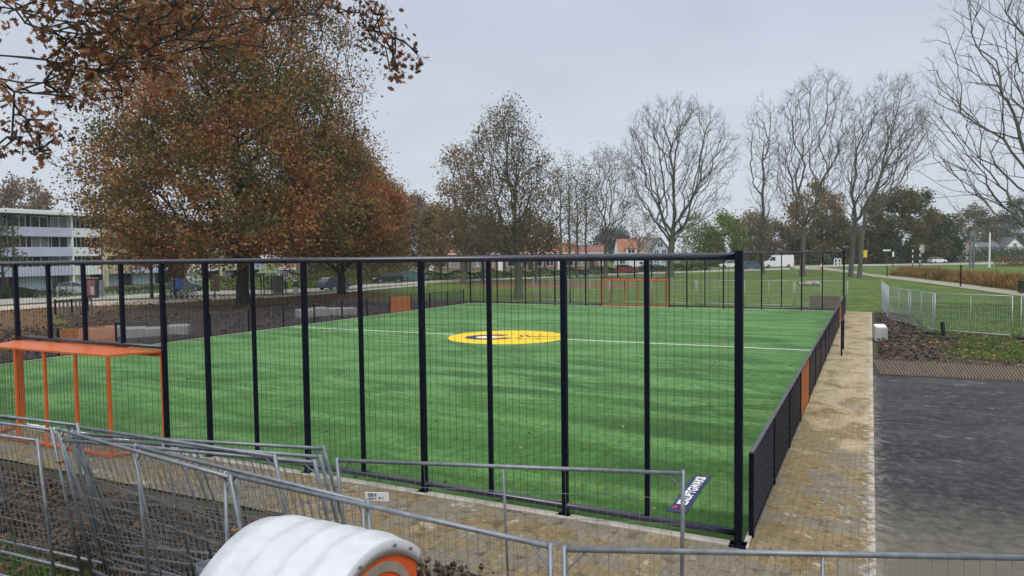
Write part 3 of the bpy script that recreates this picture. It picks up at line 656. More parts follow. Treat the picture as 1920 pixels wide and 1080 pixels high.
def goal(label):
    g = thing('goal', label, 'goal', (-(GOALX0 + GOALX1) / 2, 0, 0), 0, 'orange goals'); hw = (GOALX1 - GOALX0) / 2 - .06; ow = hw - .42; D = .92; H = 2.06
    for s in (-1, 1): MB().box((s * hw, 0, H / 2), (.075, .085, H), 0, .01).build('goal_post', ORANGE, g)
    MB().box((0, 0, H - .04), (2 * hw, .085, .085), 0, .01).build('crossbar', ORANGE, g)
    mb_ = MB(); P = [(-hw - .03, .02), (-ow - .04, -D - .04), (ow + .04, -D - .04), (hw + .03, .02)]
    mb_.add([(x, y, H + .012) for x, y in P] + [(x, y, H + .05) for x, y in P], [(3, 2, 1, 0), (4, 5, 6, 7)] + [(i, (i + 1) % 4, 4 + (i + 1) % 4, 4 + i) for i in range(4)])
    mb_.build('roof', ORANGE, g)
    for i in range(5):
        x = -ow + 2 * ow * i / 4; MB().box((x, -D, H / 2), (.07, .055, H), 0, .008).build('back_post', ORANGE, g)
    mb_ = MB(); mb_.box((0, -D, .06), (2 * ow, .06, .07), 0, .008)
    for s in (-1, 1): mb_.bar((s * ow, -D, .06), (s * hw, 0, .06), .032, 8)
    mb_.build('base_rail', ORANGE, g)
    mb_ = MB(); n = 36
    for i in range(n + 1):
        x = -ow + 2 * ow * i / n; mb_.bar((x, -D + .03, .08), (x, -D + .03, H), .0034, 4, None, False)
    for s in (-1, 1):
        for i in range(1, 9):
            t = i / 9; x, y = s * (ow + (hw - ow) * t), -D + D * t; mb_.bar((x, y, .08), (x, y, H), .0034, 4, None, False)
    mb_.build('back_mesh', NAVY_WIRE, g); return g
g1 = goal('orange steel goal cage with flat orange roof built into the nearest fence')
dup(g1, 'orange goal cage at the far end, small behind the yellow spot', (-FWID / 2, FLEN, 0), math.pi)
LP, LH = 2.561, 1.2
def lattice(w, z0, z1, sp, bw):
    mb_ = MB(); h = z1 - z0; st = sp * math.sqrt(2)
    for s in (1, -1):
        c = -h
        while c < w:
            # line x = c + t (or mirrored), z = t ; clipped to the panel
            t0, t1 = max(0, -c), min(h, w - c)
            if t1 - t0 > .02:
                a = (c + t0, t0); b = (c + t1, t1)
                if s < 0: a = (w - a[0], a[1]); b = (w - b[0], b[1])
                mb_.bar((a[0], .006 * s, z0 + a[1]), (b[0], .006 * s, z0 + b[1]), bw / 2, 6, None, False)
            c += st
    return mb_
def low_fence(label, x):
    f = thing('low_fence', label, 'fence', (x, .30, 0), R_(90), 'low side fences of the pitch')
    pm = MB().box((0, 0, LH / 2), (.075, .07, LH), 0, .006).mesh('post', NAVY)
    pn = lattice(LP - .09, .06, LH - .05, .095, .018).mesh('lattice_panel', LATT, True); po = lattice(LP - .09, .06, LH - .05, .080, .034).mesh('lattice_panel', ORANGE_MESH, True)
    for i in range(17):
        o = link('post', pm, f); o.location = (i * LP, 0, 0)
        if i < 16:
            p = link('lattice_panel', po if i in (3, 12) else pn, f); p.location = (i * LP + .045, 0, 0)
            if i in (3, 12): p['label'] = 'orange lattice panel among the navy ones'
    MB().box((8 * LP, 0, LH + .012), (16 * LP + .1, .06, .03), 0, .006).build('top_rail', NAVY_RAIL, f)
    MB().box((8 * LP, 0, .045), (16 * LP, .035, .03)).build('bottom_rail', NAVY, f); return f
lf = low_fence('low navy lattice fence with an orange panel beside the sanded paving', .12)
dup(lf, 'low navy lattice fence along the dug brown soil across the pitch', (-FWID - .12, .30, 0), R_(90))
t = thing('hoop_barrier', 'narrow dark steel hoop standing on the sanded paving by the low lattice fence', 'barrier', (.62, 20.0, 0), R_(90))
for x in (0, 2.0): MB().box((x, 0, .66), (.07, .06, 1.32), 0, .006).build('post', NAVY, t)
MB().box((1.0, 0, 1.335), (2.07, .06, .03)).build('top_rail', NAVY, t)
MB().box((1.0, 0, .5), (1.93, .03, .04)).build('cross_rail', NAVY, t)
mb = MB(); mb.box((0, 0, .48), (1.95, .04, .96)); o = mb.build('grey_brown_board', BROWNBOARD); o.location = (-1.2, FLEN + 1.0, .0); tag(o, 'grey-brown board panel standing on edge behind the far fence corner', 'board')

# ================================================================== BUILDING-SITE MESH FENCES
def heras_parts(root, L=3.45, H=2.0, wire=.0024, mat=None, wm=None):
    mat = mat or GALV; wm = wm or GALV_WIRE
    for x in (0, L): MB().bar((x, 0, 0), (x, 0, H + .03), .0205, 10).build('upright', mat, root, True)
    MB().bar((.02, 0, H), (L - .02, 0, H), .0205, 10).build('top_rail', mat, root, True)
    MB().bar((.02, 0, .13), (L - .02, 0, .13), .0205, 10).build('bottom_rail', mat, root, True)
    MB().bar((L / 2, 0, .13), (L / 2, 0, H), .0135, 8).build('stile', mat, root, True)
    mb_ = MB(); n = int(L / .1)
    for i in range(1, n): x = L * i / n; mb_.bar((x, .012, .13), (x, .012, H), wire, 4, None, False)
    z = H - .27
    while z > .2: mb_.bar((.02, .016, z), (L - .02, .016, z), wire, 4, None, False); z -= .27
    mb_.build('wire_mesh', wm, root)
    for x, s in ((.02, 1), (L - .02, -1)): MB().bar((x, 0, H - .14), (x + s * .13, 0, H - .01), .008, 6).build('corner_brace', mat, root)
def set_frame(o, org, xdir, up):
    x = Vector(xdir).normalized(); z = Vector(up); z = (z - x * z.dot(x)).normalized(); y = z.cross(x)
    o.matrix_world = Matrix(((x[0], y[0], z[0], org[0]), (x[1], y[1], z[1], org[1]), (x[2], y[2], z[2], org[2]), (0, 0, 0, 1)))
proto_h = None
def heras(label, a_px, b_px, ztop, lean, anchor, group='site fence panels in the foreground'):
    """one panel from the top corners seen in the photo (at the height ztop); lean: how far its foot stands back"""
    global proto_h
    A = Vector(gp(*a_px, ztop)); B = Vector(gp(*b_px, ztop)); d = (B - A); d.normalize(); 
    if anchor == 'B': A = B - d * 3.45
    perp = Vector((-d.y, d.x, 0)); up = Vector((0, 0, ztop)) - perp * lean; up.normalize(); org = A - up * 2.0
    if proto_h is None:
        o = thing('site_fence_panel', label, 'fence panel', (0, 0, 0), 0, group); heras_parts(o); proto_h = o
    else: o = dup(proto_h, label, (0, 0, 0), 0, None, group)
    set_frame(o, org, d, up); return o
heras('galvanised mesh panel along the bottom right edge of the photo', (1058, 1030), (1920, 1046), 2.0, 0, 'A')
pB = heras('galvanised mesh panel standing clear before the pitch fence with a white plate on it', (632, 863), (1265, 887), 1.95, .33, 'A')
heras('galvanised mesh panel sloping down behind the toilet roof to the upright at bottom centre', (450, 895), (1032, 1025), 2.0, .0, 'B')
heras('galvanised mesh panel with the upper of two rails ending left of the toilet roof', (275, 842), (690, 943), 2.0, .12, 'B')
heras('galvanised mesh panel with the lower of two rails left of the toilet roof', (115, 807), (432, 895), 2.0, .35, 'B')
heras('galvanised mesh panel in the leaning stack with its end upright above the grey pipe', (127, 798), (515, 856), 1.95, .42, 'B')
heras('rearmost leaning mesh panel of the stack, highest rail before the turf', (275, 822), (607, 841), 1.85, .80, 'B')
heras('leaning mesh panel second from the back of the stack', (275, 831), (600, 857), 1.87, .72, 'B')
heras('leaning mesh panel third from the back of the stack with the lowest rail', (262, 838), (590, 867), 1.90, .6, 'B')
heras('galvanised mesh panel before the near goal with the higher rail at the left edge', (-150, 762), (145, 797), 2.0, .3, 'B')
heras('galvanised mesh panel before the near goal with the lower rail at the left edge', (-200, 767), (97, 806), 2.0, .32, 'B')
heras('galvanised mesh panel lowest of those at the lower left corner', (-190, 790), (70, 826), 1.9, .15, 'B')
# small white plate hung on the clear panel
def plate():
    M = pB.matrix_world; o = MB().box((0, 0, 0), (.255, .006, .098), 0, .002).build('information_plate', WHITE); tag(o, 'small white plate with purple print hung on the mesh panel', 'plate')
    o.matrix_world = M @ Matrix.Translation((.40, -.012, 1.62)); k = plain('purple_print', (.16, .15, .27), .5)
    for x, z, w, h in ((-.085, .018, .012, .04), (-.068, .018, .012, .04), (-.05, .018, .016, .04), (-.03, .022, .008, .03), (-.012, .02, .014, .036), (-.075, -.022, .02, .022), (-.045, -.022, .022, .022), (-.015, -.022, .01, .022), (.03, -.012, .022, .026), (.065, -.012, .012, .022)): MB().box((x, -.0045, z), (w, .002, h)).build('printed_letter', k, o)
plate()
# panels beyond the pitch
pf = thing('site_fence_panel', 'distant mesh panel on the park lawn behind the far fence', 'fence panel', (0, 0, 0), 0, 'site fence panels behind the far fence'); heras_parts(pf, 3.45, 1.9, .0040, GALV_LT, GALV_LT)
def place_pf(o, a, b, z=0.): set_frame(o, (a[0], a[1], z), (b[0] - a[0], b[1] - a[1], 0), (0, 0, 1))
first = True
for i in range(7):
    a = (-24.6 + i * 3.55, 46.2 - .12 * i); b = (a[0] + 3.45, a[1] - .1)
    o = pf if first else dup(pf, pf['label'], (0, 0, 0), 0, None, pf['group']); first = False; place_pf(o, a, b)
def chain(pts, labels, group):
    for (a, b), l in zip(zip(pts, pts[1:]), labels): o = dup(pf, l, (0, 0, 0), 0, None, group); place_pf(o, a, b)
chain([(2.3, 46.6), (2.4, 43.2), (2.48, 39.9), (2.52, 36.6)], ['mesh panel seen nearly edge-on right of the path end, farthest of three', 'mesh panel seen nearly edge-on right of the path end, middle of three', 'mesh panel seen nearly edge-on right of the path end, nearest of three'], 'site fence panels by the soil bank')
chain([(2.52, 36.6), (3.42, 33.55), (4.33, 30.5), (7.62, 28.6), (10.9, 26.8)], ['mesh panel slanting along the soil bank, behind the white block', 'mesh panel slanting along the soil bank, ending at the black foot blocks', 'mesh panel standing on the grass at the right edge beyond the track ridges', 'mesh panel just off the right edge of the grass'], 'site fence panels by the soil bank')
def foot(label, x, y, rz, z=0, dims=(.68, .23, .13)):
    o = thing('rubber_base', label, 'fence base', (x, y, z), rz, 'black rubber fence bases'); mb_ = MB(); mb_.box((0, 0, dims[2] / 2), dims, 0, .03); mb_.build('block', BLACK_RUB, o)
    mb_ = MB(); [mb_.bar((q, 0, dims[2] - .02), (q, 0, dims[2] + .012), .028, 10) for q in (-.2, 0, .2)]; mb_.build('socket', GREY_PL, o); return o
foot('black rubber fence base lying flat before the slanting panels', 3.35, 28.7, .5); foot('black rubber fence base leaning under the panel corner', 4.1, 29.3, -.4)
foot('black rubber fence base flat on the grass, rightmost of the group', 4.75, 27.1, .2); foot('black rubber fence base beneath the panel at the right edge', 7.62, 28.5, 1.2)
f = foot('black rubber fence base standing on end by the panel corner', 4.55, 28.4, .3, .35); f.rotation_euler = (0, R_(84), .3)
def block():
    o = thing('concrete_block', 'pale concrete block beside the path on the soil bank', 'block', (2.0, 26.2, 0), .06); mb_ = MB(); mb_.box((0, 0, .30), (.5, 1.5, .62), 0, .025); mb_.build('body', CONCRETE, o); MB().box((0, 0, .625), (.44, 1.44, .03), 0, .008).build('top_face', WHITE, o)
block()
def slabs(label, p, rz, n, w):
    o = thing('concrete_slab_stack', label, 'concrete blocks', (*p, 0), rz, 'pale concrete blocks on the dug soil')
    for i in range(n): MB().box((i * (w + .02), .05 * math.sin(i * 2.1), .30 + .03 * math.sin(i * 1.7)), (w, .9, .62 + .06 * math.sin(i * 1.7)), .04 * math.sin(i), .06).build('block', CONCRETE, o)
slabs('pale concrete blocks on the soil left of the pitch, nearer row', (-33.3, 12.4), R_(42), 5, .98); slabs('pale concrete blocks on the soil left of the pitch, farther row', (-31.9, 26.0), R_(62), 4, .98)

# ================================================================== FOREGROUND OBJECTS
def text_mesh(body, size, mat, name, ext=.001, parent=None):
    cu = bpy.data.curves.new(name, 'FONT'); cu.body = body; cu.size = size; cu.extrude = ext; cu.offset = .007; cu.align_x = 'LEFT'; cu.space_character = 1.0
    t_ = bpy.data.objects.new(name, cu); COL.objects.link(t_); dg = bpy.context.evaluated_depsgraph_get(); me = bpy.data.meshes.new_from_object(t_.evaluated_get(dg)); bpy.data.objects.remove(t_); bpy.data.curves.remove(cu)
    me.materials.clear(); me.materials.append(mat); return link(name, me, parent)
def banner():
    o = thing('banner', 'narrow dark blue banner with white lettering lying flat on the turf', 'banner', (-1.06, .74, .026), 0)
    n = 24; V = []; F = []
    for i in range(n + 1):
        y = 2.0 * i / n; z = .006 + .006 * math.sin(i * .9)
        for x in (-.145, 0, .145): V.append((x + .01 * math.sin(i * .3), y, z + .003 * math.sin(i + x * 9)))
    for i in range(n):
        for j in range(2): F.append((3 * i + j, 3 * i + j + 1, 3 * i + j + 4, 3 * i + j + 3))
    MB().add(V, F).build('cloth', plain('banner_blue', (.006, .014, .095), .6, 0, .15), o, True)
    t_ = text_mesh('IEKUPTGWAKB', .222, WHITE, 'lettering', .001, o); t_.rotation_euler = (0, 0, R_(90)); t_.location = (.082, .33, .020); w = t_.dimensions.x; t_.scale = (1.55 / max(.1, max(v.co.x for v in t_.data.vertices)), 1, 1)
    mb_ = MB(); 
    for r in (.6, -.6): mb_.box((.0, .19, .020), (.20, .055, .002), r)
    mb_.build('red_cross', plain('banner_red', (.55, .03, .06), .5), o)
banner()
def toilet():
    T = thing('portable_toilet', 'orange portable toilet with ribbed white domed roof, bottom of the photo', 'portable toilet', TOI_P, TOI_R)
    hx, hy, hz, rise = .52, .55, 1.74, .25
    # body: three walls with a recessed door frame on the +x end
    MB().box((0, 0, hz / 2 + .02), (2 * hx - .06, 2 * hy - .10, hz - .12), 0, .05).build('cabin', ORANGE_PL, T)
    def arcp(s, n=22, e=0., lift=0.):
        R = (hy + e); return [(s, -R + 2 * R * i / n, hz + lift + (rise) * (1 - abs(-1 + 2 * i / n) ** 2.0)) for i in range(n + 1)]
    # gable end wall under the vault
    mb_ = MB(); a = arcp(hx - .04, 22, -.03, -.02); mb_.add([(hx - .03, y, z) for _, y, z in a] + [(hx + .02, y, z) for _, y, z in a] + [(hx - .03, hy - .03, hz - .3), (hx - .03, -hy + .03, hz - .3), (hx + .02, hy - .03, hz - .3), (hx + .02, -hy + .03, hz - .3)],
             [tuple(range(23, 46)) + (48, 49)[:2], tuple(range(22, -1, -1)) + (47, 46)])
    mb_.build('gable_panel', ORANGE_PL, T)
    # roof vault with raised ribs
    mb_ = MB(); rings = []; st = []
    x = -hx - .05
    prof = [(-hx - .07, 0, -.05), (-hx - .05, .03, .0)]
    for c in (-.38, -.13, .12, .36): prof += [(c - .095, .03, .0), (c - .055, .05, .027), (c + .02, .05, .027), (c + .075, .03, .0)]
    prof += [(hx + .02, .03, .0), (hx + .035, .028, -.008), (hx + .038, .022, -.05)]
    n = 30
    for px_, e, l in prof: rings.append(arcp(px_, n, e, l + .03))
    P = [p for r in rings for p in r]; k = n + 1
    F = [(i * k + j, (i + 1) * k + j, (i + 1) * k + j + 1, i * k + j + 1) for i in range(len(prof) - 1) for j in range(n)]
    # eaves turned down and an inner skin so that the shell has thickness
    m0 = len(P); P += [(p[0], p[1] * .965, p[2] - .06) for p in P[:m0]]; F += [(m0 + d, m0 + c_, m0 + b, m0 + a_) for a_, b, c_, d in F[:]]
    for i in range(len(prof) - 1):
        a0, b0 = i * k, (i + 1) * k; F += [(a0, m0 + a0, m0 + b0, b0), (a0 + n, b0 + n, m0 + b0 + n, m0 + a0 + n)]
    e0 = (len(prof) - 1) * k
    for j in range(n): F += [(e0 + j, m0 + e0 + j, m0 + e0 + j + 1, e0 + j + 1), (j, j + 1, m0 + j + 1, m0 + j)]
    mb_.add(P, F); mb_.build('roof', WHITE_PL, T, True)
    for y in (-.40, -.2, .2, .40): MB().bar((hx + .045, y, hz + rise * (1 - (abs(y) / hy) ** 2.0) - .01), (hx + .06, y, hz + rise * (1 - (abs(y) / hy) ** 2.0) - .01), .012, 8).build('rivet', GREY_PL, T)
    # taupe arched trim and door on the front end
    mb_ = MB(); A = []; B = []
    for i in range(21):
        t_ = math.pi * i / 20; A.append((.43 * math.cos(t_), 1.50 + .37 * math.sin(t_))); B.append((.37 * math.cos(t_), 1.49 + .31 * math.sin(t_)))
    P = [(hx - .012, *p) for p in A] + [(hx - .012, *p) for p in B] + [(hx + .034, *p) for p in A] + [(hx + .034, *p) for p in B]; F = []
    for i in range(20): F += [(42 + i, 42 + i + 1, 63 + i + 1, 63 + i), (i, i + 1, 43 + i, 42 + i), (21 + i, 63 + i, 64 + i, 22 + i)]
    mb_.add(P, F); mb_.build('door_trim', TAUPE_PL, T)
    d = MB().box((hx + .002, 0, .95), (.03, .72, 1.72), 0, .012).build('door', ORANGE_PL, T); MB().box((hx + .03, -.28, 1.0), (.04, .03, .16), 0, .008).build('handle', GREY_PL, d)
    for y in (-.44, .44): MB().box((hx - .012, y, .85), (.02, .05, 1.2), 0, .008).build('corner_trim', ORANGE_PL, T); MB().box((0, 0, .06), (1.16, 1.12, .12), 0, .02).build('base_skid', GREY_PL, T)
    return T
TOI_P, TOI_R = (-2.02, -6.16, 0), R_(1)
toilet()
def pipe():
    o = thing('vent_pipe', 'grey plastic pipe open at the top beside the toilet roof', 'pipe', (*gp(389, 1066, 1.62)[:2], 0)); n = 24; mb_ = MB()
    ring = lambda r, z: [(r * math.cos(2 * math.pi * i / n), r * math.sin(2 * math.pi * i / n), z) for i in range(n)]
    mb_.loft([ring(.075, 0), ring(.075, 1.55), ring(.083, 1.56), ring(.083, 1.66), ring(.072, 1.66), ring(.068, 1.3)], True); mb_.build('tube', GREY_PL, o, True)
    MB().ring((0, 0, 1.5), .076, .006, 'z').build('collar', GREY_PL, o, True)
pipe()
def clamp(px, py, z, label):
    p = gp(px, py, z); o = thing('fence_coupler', label, 'coupler', p, .3, 'couplers on the mesh panels'); MB().box((0, 0, 0), (.11, .05, .035), 0, .01).build('strap', plain('brass_%d' % px, (.36, .20, .05), .35, .7), o); MB().bar((0, -.04, 0), (0, .04, 0), .011, 6).build('bolt', GALV, o)
clamp(445, 994, 1.42, 'brass coloured coupler joining two mesh panels left of the toilet roof'); clamp(113, 865, 1.6, 'small pale coupler joining two mesh panels before the near goal')
# leaf litter and loose soil (uncountable)
def litter(name, label, n, fn, size, mat, seed, flat=.7, zoff=.015):
    r = np.random.default_rng(seed); P = np.array([fn(r) for _ in range(n)]); P[:, 2] += zoff; stuff(link(name, np_mesh(name, *scatter(P, np.full(n, size), r, QUAD, None, flat), mat)), label, 'leaves')
litter('fallen_leaves', 'pale leaves scattered over the green turf', 300, lambda r: (-28 * r.random() ** 1.1, 24 * r.random() ** 2 + .1, .02), .07, PALELEAF, 1)
litter('leaf_litter', 'brown leaf litter round the feet of the site fences', 5200, lambda r: (-15 + 13 * r.random(), -7.5 + 5.0 * r.random(), .0), .075, LITTER, 2, .5, .05)
litter('soil_leaves', 'leaves strewn on the dug soil and grass left of the pitch', 5200, lambda r: (-29.5 - 32 * r.random(), 2 + 44 * r.random(), .04), .14, LITTER, 3)
litter('bank_leaves', 'leaves on the soil bank and grass at the right', 2600, lambda r: (1.9 + 9 * r.random(), 19 + 12 * r.random(), .04), .085, LITTER, 4)
def clods(name, label, n, fn, s, seed):
    r = np.random.default_rng(seed); P = np.array([fn(r) for _ in range(n)])
    T = np.array([[0, 0, .6], [.6, 0, 0], [0, .5, .1], [-.55, .1, 0], [.05, -.6, -.05], [0, 0, -.5]]); Fc = np.array([[0, 1, 2], [0, 2, 3], [0, 3, 4], [0, 4, 1], [5, 2, 1], [5, 3, 2], [5, 4, 3], [5, 1, 4]])
    stuff(link(name, np_mesh(name, *scatter(P, np.full(n, s), r, T, Fc, 0, .75), CLOD)), label, 'soil')
clods('soil_clods', 'loose dark clods on the soil strip in the foreground', 4200, lambda r: (-15.5 + 13 * r.random(), -2.4 - 2.0 * r.random(), .06 + .06 * r.random()), .055, 5)
clods('bank_clods', 'loose clods on the soil bank beside the path', 900, lambda r: (1.9 + 2.2 * r.random() ** 1.5, 19.4 + 21 * r.random(), .08 + .1 * r.random()), .08, 6)
clods('dug_clods', 'loose clods on the dug soil left of the pitch', 3000, lambda r: (-29.6 - 14 * r.random(), 8 + 32 * r.random(), .06 + .1 * r.random()), .13, 7)
# grass blades where the lawn is near enough to show them
def blades(name, label, n, fn, h, seed, mat):
    r = np.random.default_rng(seed); P = np.array([fn(r) for _ in range(n)]); a = r.random(n) * 6.283; d = np.stack([np.cos(a), np.sin(a), 0 * a], 1); l = h * (.5 + r.random(n))[:, None]; w = .006 + .003 * r.random(n)[:, None]
    s = np.stack([-d[:, 1], d[:, 0], 0 * a], 1); V = np.stack([P - s * w, P + s * w, P + d * l * .5 + np.array([0, 0, 1]) * l], 1).reshape(-1, 3); F = np.arange(3 * n).reshape(-1, 3)
    stuff(link(name, np_mesh(name, V, F, mat)), label, 'grass')
GRASSB = m_leaf('grass_blades', [(.020, .055, .008), (.045, .105, .014), (.075, .135, .024), (.11, .13, .04)], .6, .25)
blades('near_grass', 'short grass at the lower left corner', 14000, lambda r: (-14 + 8.5 * r.random(), -7.2 + 3.0 * r.random(), -.02), .07, 8, GRASSB)
blades('bank_grass', 'tufty grass right of the soil bank', 26000, lambda r: (3.2 + 9.5 * r.random(), 19.6 + 10.5 * r.random(), -.02), .085, 9, GRASSB)
blades('lawn_grass', 'rough lawn behind the right-hand mesh panels', 24000, lambda r: (3 + 12 * r.random(), 29 + 24 * r.random(), -.02), .11, 10, GRASSB)

# ================================================================== BUILDINGS
def window(parent, c, w, h, axis=0, glass=GLASS_DK, frame=WHITE, split=2, y=0.):
    """a window proud of a wall facing local -y"""
    mb_ = MB(); x0, z0 = c; t_ = .09
    mb_.box((x0, y - .04, z0 - h / 2), (w, .08, t_)); mb_.box((x0, y - .04, z0 + h / 2), (w, .08, t_))
    for s in range(split + 1): mb_.box((x0 - w / 2 + w * s / split, y - .042, z0), (t_, .085, h - t_))
    f = mb_.build('window', frame, parent); MB().box((x0, y - .012, z0), (w - .05, .02, h - .05)).build('pane', glass, f); return f
def apartment():
    A = gd(0, 90.5); B = gd(155, 100.); d = (B - A)[:2]; d = d / np.linalg.norm(d); rz = math.atan2(d[1], d[0]); start = A[:2] - d * 17.; H = 10.15; D_ = 11
    r_ = thing('apartment_block', 'long four-storey apartment block with lilac balcony fronts behind the big oak', 'apartment block', (*start, float(gz(*start))), rz)
    # bays along the front: start, end, colour of the balcony front
    bays = [(-2, 4.5, LILAC), (4.5, 11.5, LILAC), (11.5, 18.6, PALEBLUE), (18.6, 26.3, LILAC), (26.3, 30.4, WHITE), (30.4, 34.9, CREAM), (34.9, 41.5, LILAC), (41.5, 44.8, LILAC), (44.8, 51.0, WHITE), (51.0, 55.5, CREAM), (55.5, 61.0, PALEBLUE)]
    L = 61.; MB().box((L / 2 - 1, D_ / 2 + .9, H / 2), (L + 2, D_ - 1.8, H)).build('wall', BRICKG, r_); MB().box((L / 2 - 1, D_ / 2 - .2, H + .28), (L + 3, D_ + 1.2, .55), 0, .05).build('roof', WHITE, r_)
    rg = random.Random(4)
    for i, (x0, x1, pm) in enumerate(bays):
        x = (x0 + x1) / 2; bw = x1 - x0; MB().box((x0, .45, H / 2), (.26, .95, H), 0).build('pier', WHITE if i in (0, 4, 8) else DKBLUE, r_)
        for fl, zb in enumerate((2.0, 4.6, 7.25)):
            bp = MB(); bp.box((x, -.05, zb + .62), (bw - .30, .10, 1.24), 0, .02); bp.box((x, .4, zb + .06), (bw - .30, .85, .12)); bp.build('balcony', pm, r_)
            nw = 3 if bw > 6 else 2
            for k in range(nw): window(r_, (x0 + bw * (k + .5) / nw, zb + 1.95), bw / nw * (.86 if k else .62), 1.45, 0, GLASS_PALE if rg.random() < .34 else GLASS_DK, WHITE, 2, .88)
            for k in range(1, nw): MB().box((x0 + bw * k / nw, .80, zb + 1.95), (.16, .16, 1.4)).build('mullion', DKBLUE, r_)
        MB().box((x - bw * .12, .84, 1.0), (bw * .6, .10, 1.95), 0, .02).build('ground_panel', PALEBLUE if i % 4 else WHITE, r_); dn = MB().box((x + bw * .34, .86, 1.02), (.95, .07, 2.04), 0, .02).build('door', DKBLUE, r_); MB().box((x + bw * .34 + .34, .80, 1.0), (.04, .05, .14)).build('handle', GALV, dn)
    for q in (30.6, 51.2): MB().box((q, -.45, 2.3), (.45, .7, 4.6), 0, .03).build('stair_pier', CREAM, r_)
apartment()
def house(label, pl, pr, depth, eave, ridge, roofm, wallm, seed, gable=False, group='houses across the park', base_z=None, nwin=3, chim=True, dep=8.):
    pc = (pl + pr) / 2; g = gd(pc, depth); w = (pr - pl) * depth / CF; ze = hgt(eave, pc, depth) - g[2]; zr = hgt(ridge, pc, depth) - g[2]; rg = random.Random(seed)
    h = thing('house', label, 'house', g, CY + rg.uniform(-.03, .03), group)
    mb_ = MB()
    if gable: mb_.add([(-w / 2, 0, 0), (w / 2, 0, 0), (w / 2, 0, ze), (0, 0, zr - .15), (-w / 2, 0, ze), (-w / 2, dep, 0), (w / 2, dep, 0), (w / 2, dep, ze), (0, dep, zr - .15), (-w / 2, dep, ze)], [(0, 1, 2, 3, 4), (9, 8, 7, 6, 5), (0, 4, 9, 5), (1, 6, 7, 2), (4, 3, 8, 9), (3, 2, 7, 8)])
    else: mb_.add([(-w / 2, 0, 0), (-w / 2, 0, ze), (-w / 2, dep / 2, zr - .15), (-w / 2, dep, ze), (-w / 2, dep, 0), (w / 2, 0, 0), (w / 2, 0, ze), (w / 2, dep / 2, zr - .15), (w / 2, dep, ze), (w / 2, dep, 0)], [(0, 1, 2, 3, 4), (9, 8, 7, 6, 5), (1, 0, 5, 6), (3, 8, 9, 4), (1, 6, 7, 2), (2, 7, 8, 3)])
    mb_.build('wall', wallm, h); mb_ = MB(); o_ = .4; t_ = .16
    if gable: sec = [(-w / 2 - o_, ze - .25), (0, zr), (w / 2 + o_, ze - .25), (w / 2 + o_, ze - .25 + t_), (0, zr + t_ * 1.3), (-w / 2 - o_, ze - .25 + t_)]; mb_.prism(sec, -o_, dep + o_)
    else:
        s2 = [(-o_, ze - .25), (dep / 2, zr), (dep + o_, ze - .25), (dep + o_, ze - .25 + t_), (dep / 2, zr + t_ * 1.3), (-o_, ze - .25 + t_)]; n = 6
        mb_.add([(-w / 2 - .02, y, z) for y, z in s2] + [(w / 2 + .02, y, z) for y, z in s2], [tuple(range(n)), tuple(range(2 * n - 1, n - 1, -1))] + [((i + 1) % n, i, n + i, n + (i + 1) % n) for i in range(n)])
    rf = mb_.build('roof', roofm, h)
    if chim: MB().box((w * .32, dep / 2, zr + .35), (.6, .6, 1.1), 0, .03).build('chimney', BRICKW, rf)
    if not gable: MB().box((0, -o_ - .07, ze - .14), (w, .12, .16)).build('gutter', WHITE, rf)
    for i in range(nwin):
        x = -w / 2 + w * (i + .5) / nwin
        if i == 1 and nwin >= 3: dn = MB().box((x, -.04, 1.02), (1.0, .08, 2.04), 0, .02).build('door', DKGREEN if seed % 2 else WHITE, h); MB().box((x + .36, -.10, 1.), (.04, .05, .14)).build('handle', GALV, dn)
        else: window(h, (x, 1.5), min(1.9, w / nwin * .7), 1.35, 0, GLASS_DK if rg.random() < .6 else GLASS_PALE)
        if ze > 4.2: window(h, (x, min(ze - .75, 4.0)), min(1.5, w / nwin * .6), 1.1)
    if gable: window(h, (0, (ze + zr) / 2 - .4), 1.3, 1.2)
    return h
H0 = [(778, 838, 476, 462, TILE_B, 'terraced house with dull brown-red roof, leftmost of the row beyond the lawn'), (840, 906, 475.5, 457.5, TILE_O, 'terraced house with bright orange tiled roof left of the tall bare park tree'), (908, 968, 475, 460, TILE_B, 'terraced house with brown tiled roof directly behind the tall bare park tree'),
      (970, 1020, 474.5, 456, TILE_O, 'terraced house with orange roof just right of the tall bare park tree'), (1022, 1078, 474, 457, TILE_O, 'terraced house with orange roof behind the thin multi-stem trees'), (1080, 1140, 473.5, 461, TILE_B, 'terraced house with brown roof at the right end of the row')]
for i, (l, r, e, rd, rm, lab) in enumerate(H0): house(lab, l, r, 152, e, rd, rm, BRICKW, i)
house('house wing with orange roof and white dormer left of the pale gable', 1160, 1206, 168, 473, 449, TILE_O, WHITE, 11, nwin=3)
dm = gd(1184, 166); dmr = thing('dormer', 'white dormer window on the orange roof of the house wing', 'dormer', (dm[0], dm[1], hgt(478, 1184, 166)), CY); MB().box((0, 1.4, .75), (2.1, 2.6, 1.5), 0, .03).build('cheek', WHITE, dmr); MB().box((0, 1.3, 1.57), (2.5, 3., .14)).build('roof', GREYROOF, dmr); window(dmr, (0, .85), 1.7, 1.0, 0, GLASS_DK, WHITE, 2, .1)
house('house with grey-brown roof and pale blue gable facing the park', 1224, 1252, 170, 466, 446, DARKROOF, PALEBLUE, 12, True, nwin=2, chim=False)
house('house with dark brown roof between the orange wing and the pale gable', 1203, 1226, 172, 468, 444, GREYROOF, WHITE, 13, nwin=2)
house('low house with grey-brown roof among trees left of the grey pylon', 1786, 1838, 225, 475, 456, GREYROOF, BRICKW, 14, nwin=3)
house('white bungalow with blue-grey roof at the right edge, left half', 1842, 1882, 262, 472, 455, DARKROOF, WHITE, 15, nwin=3)
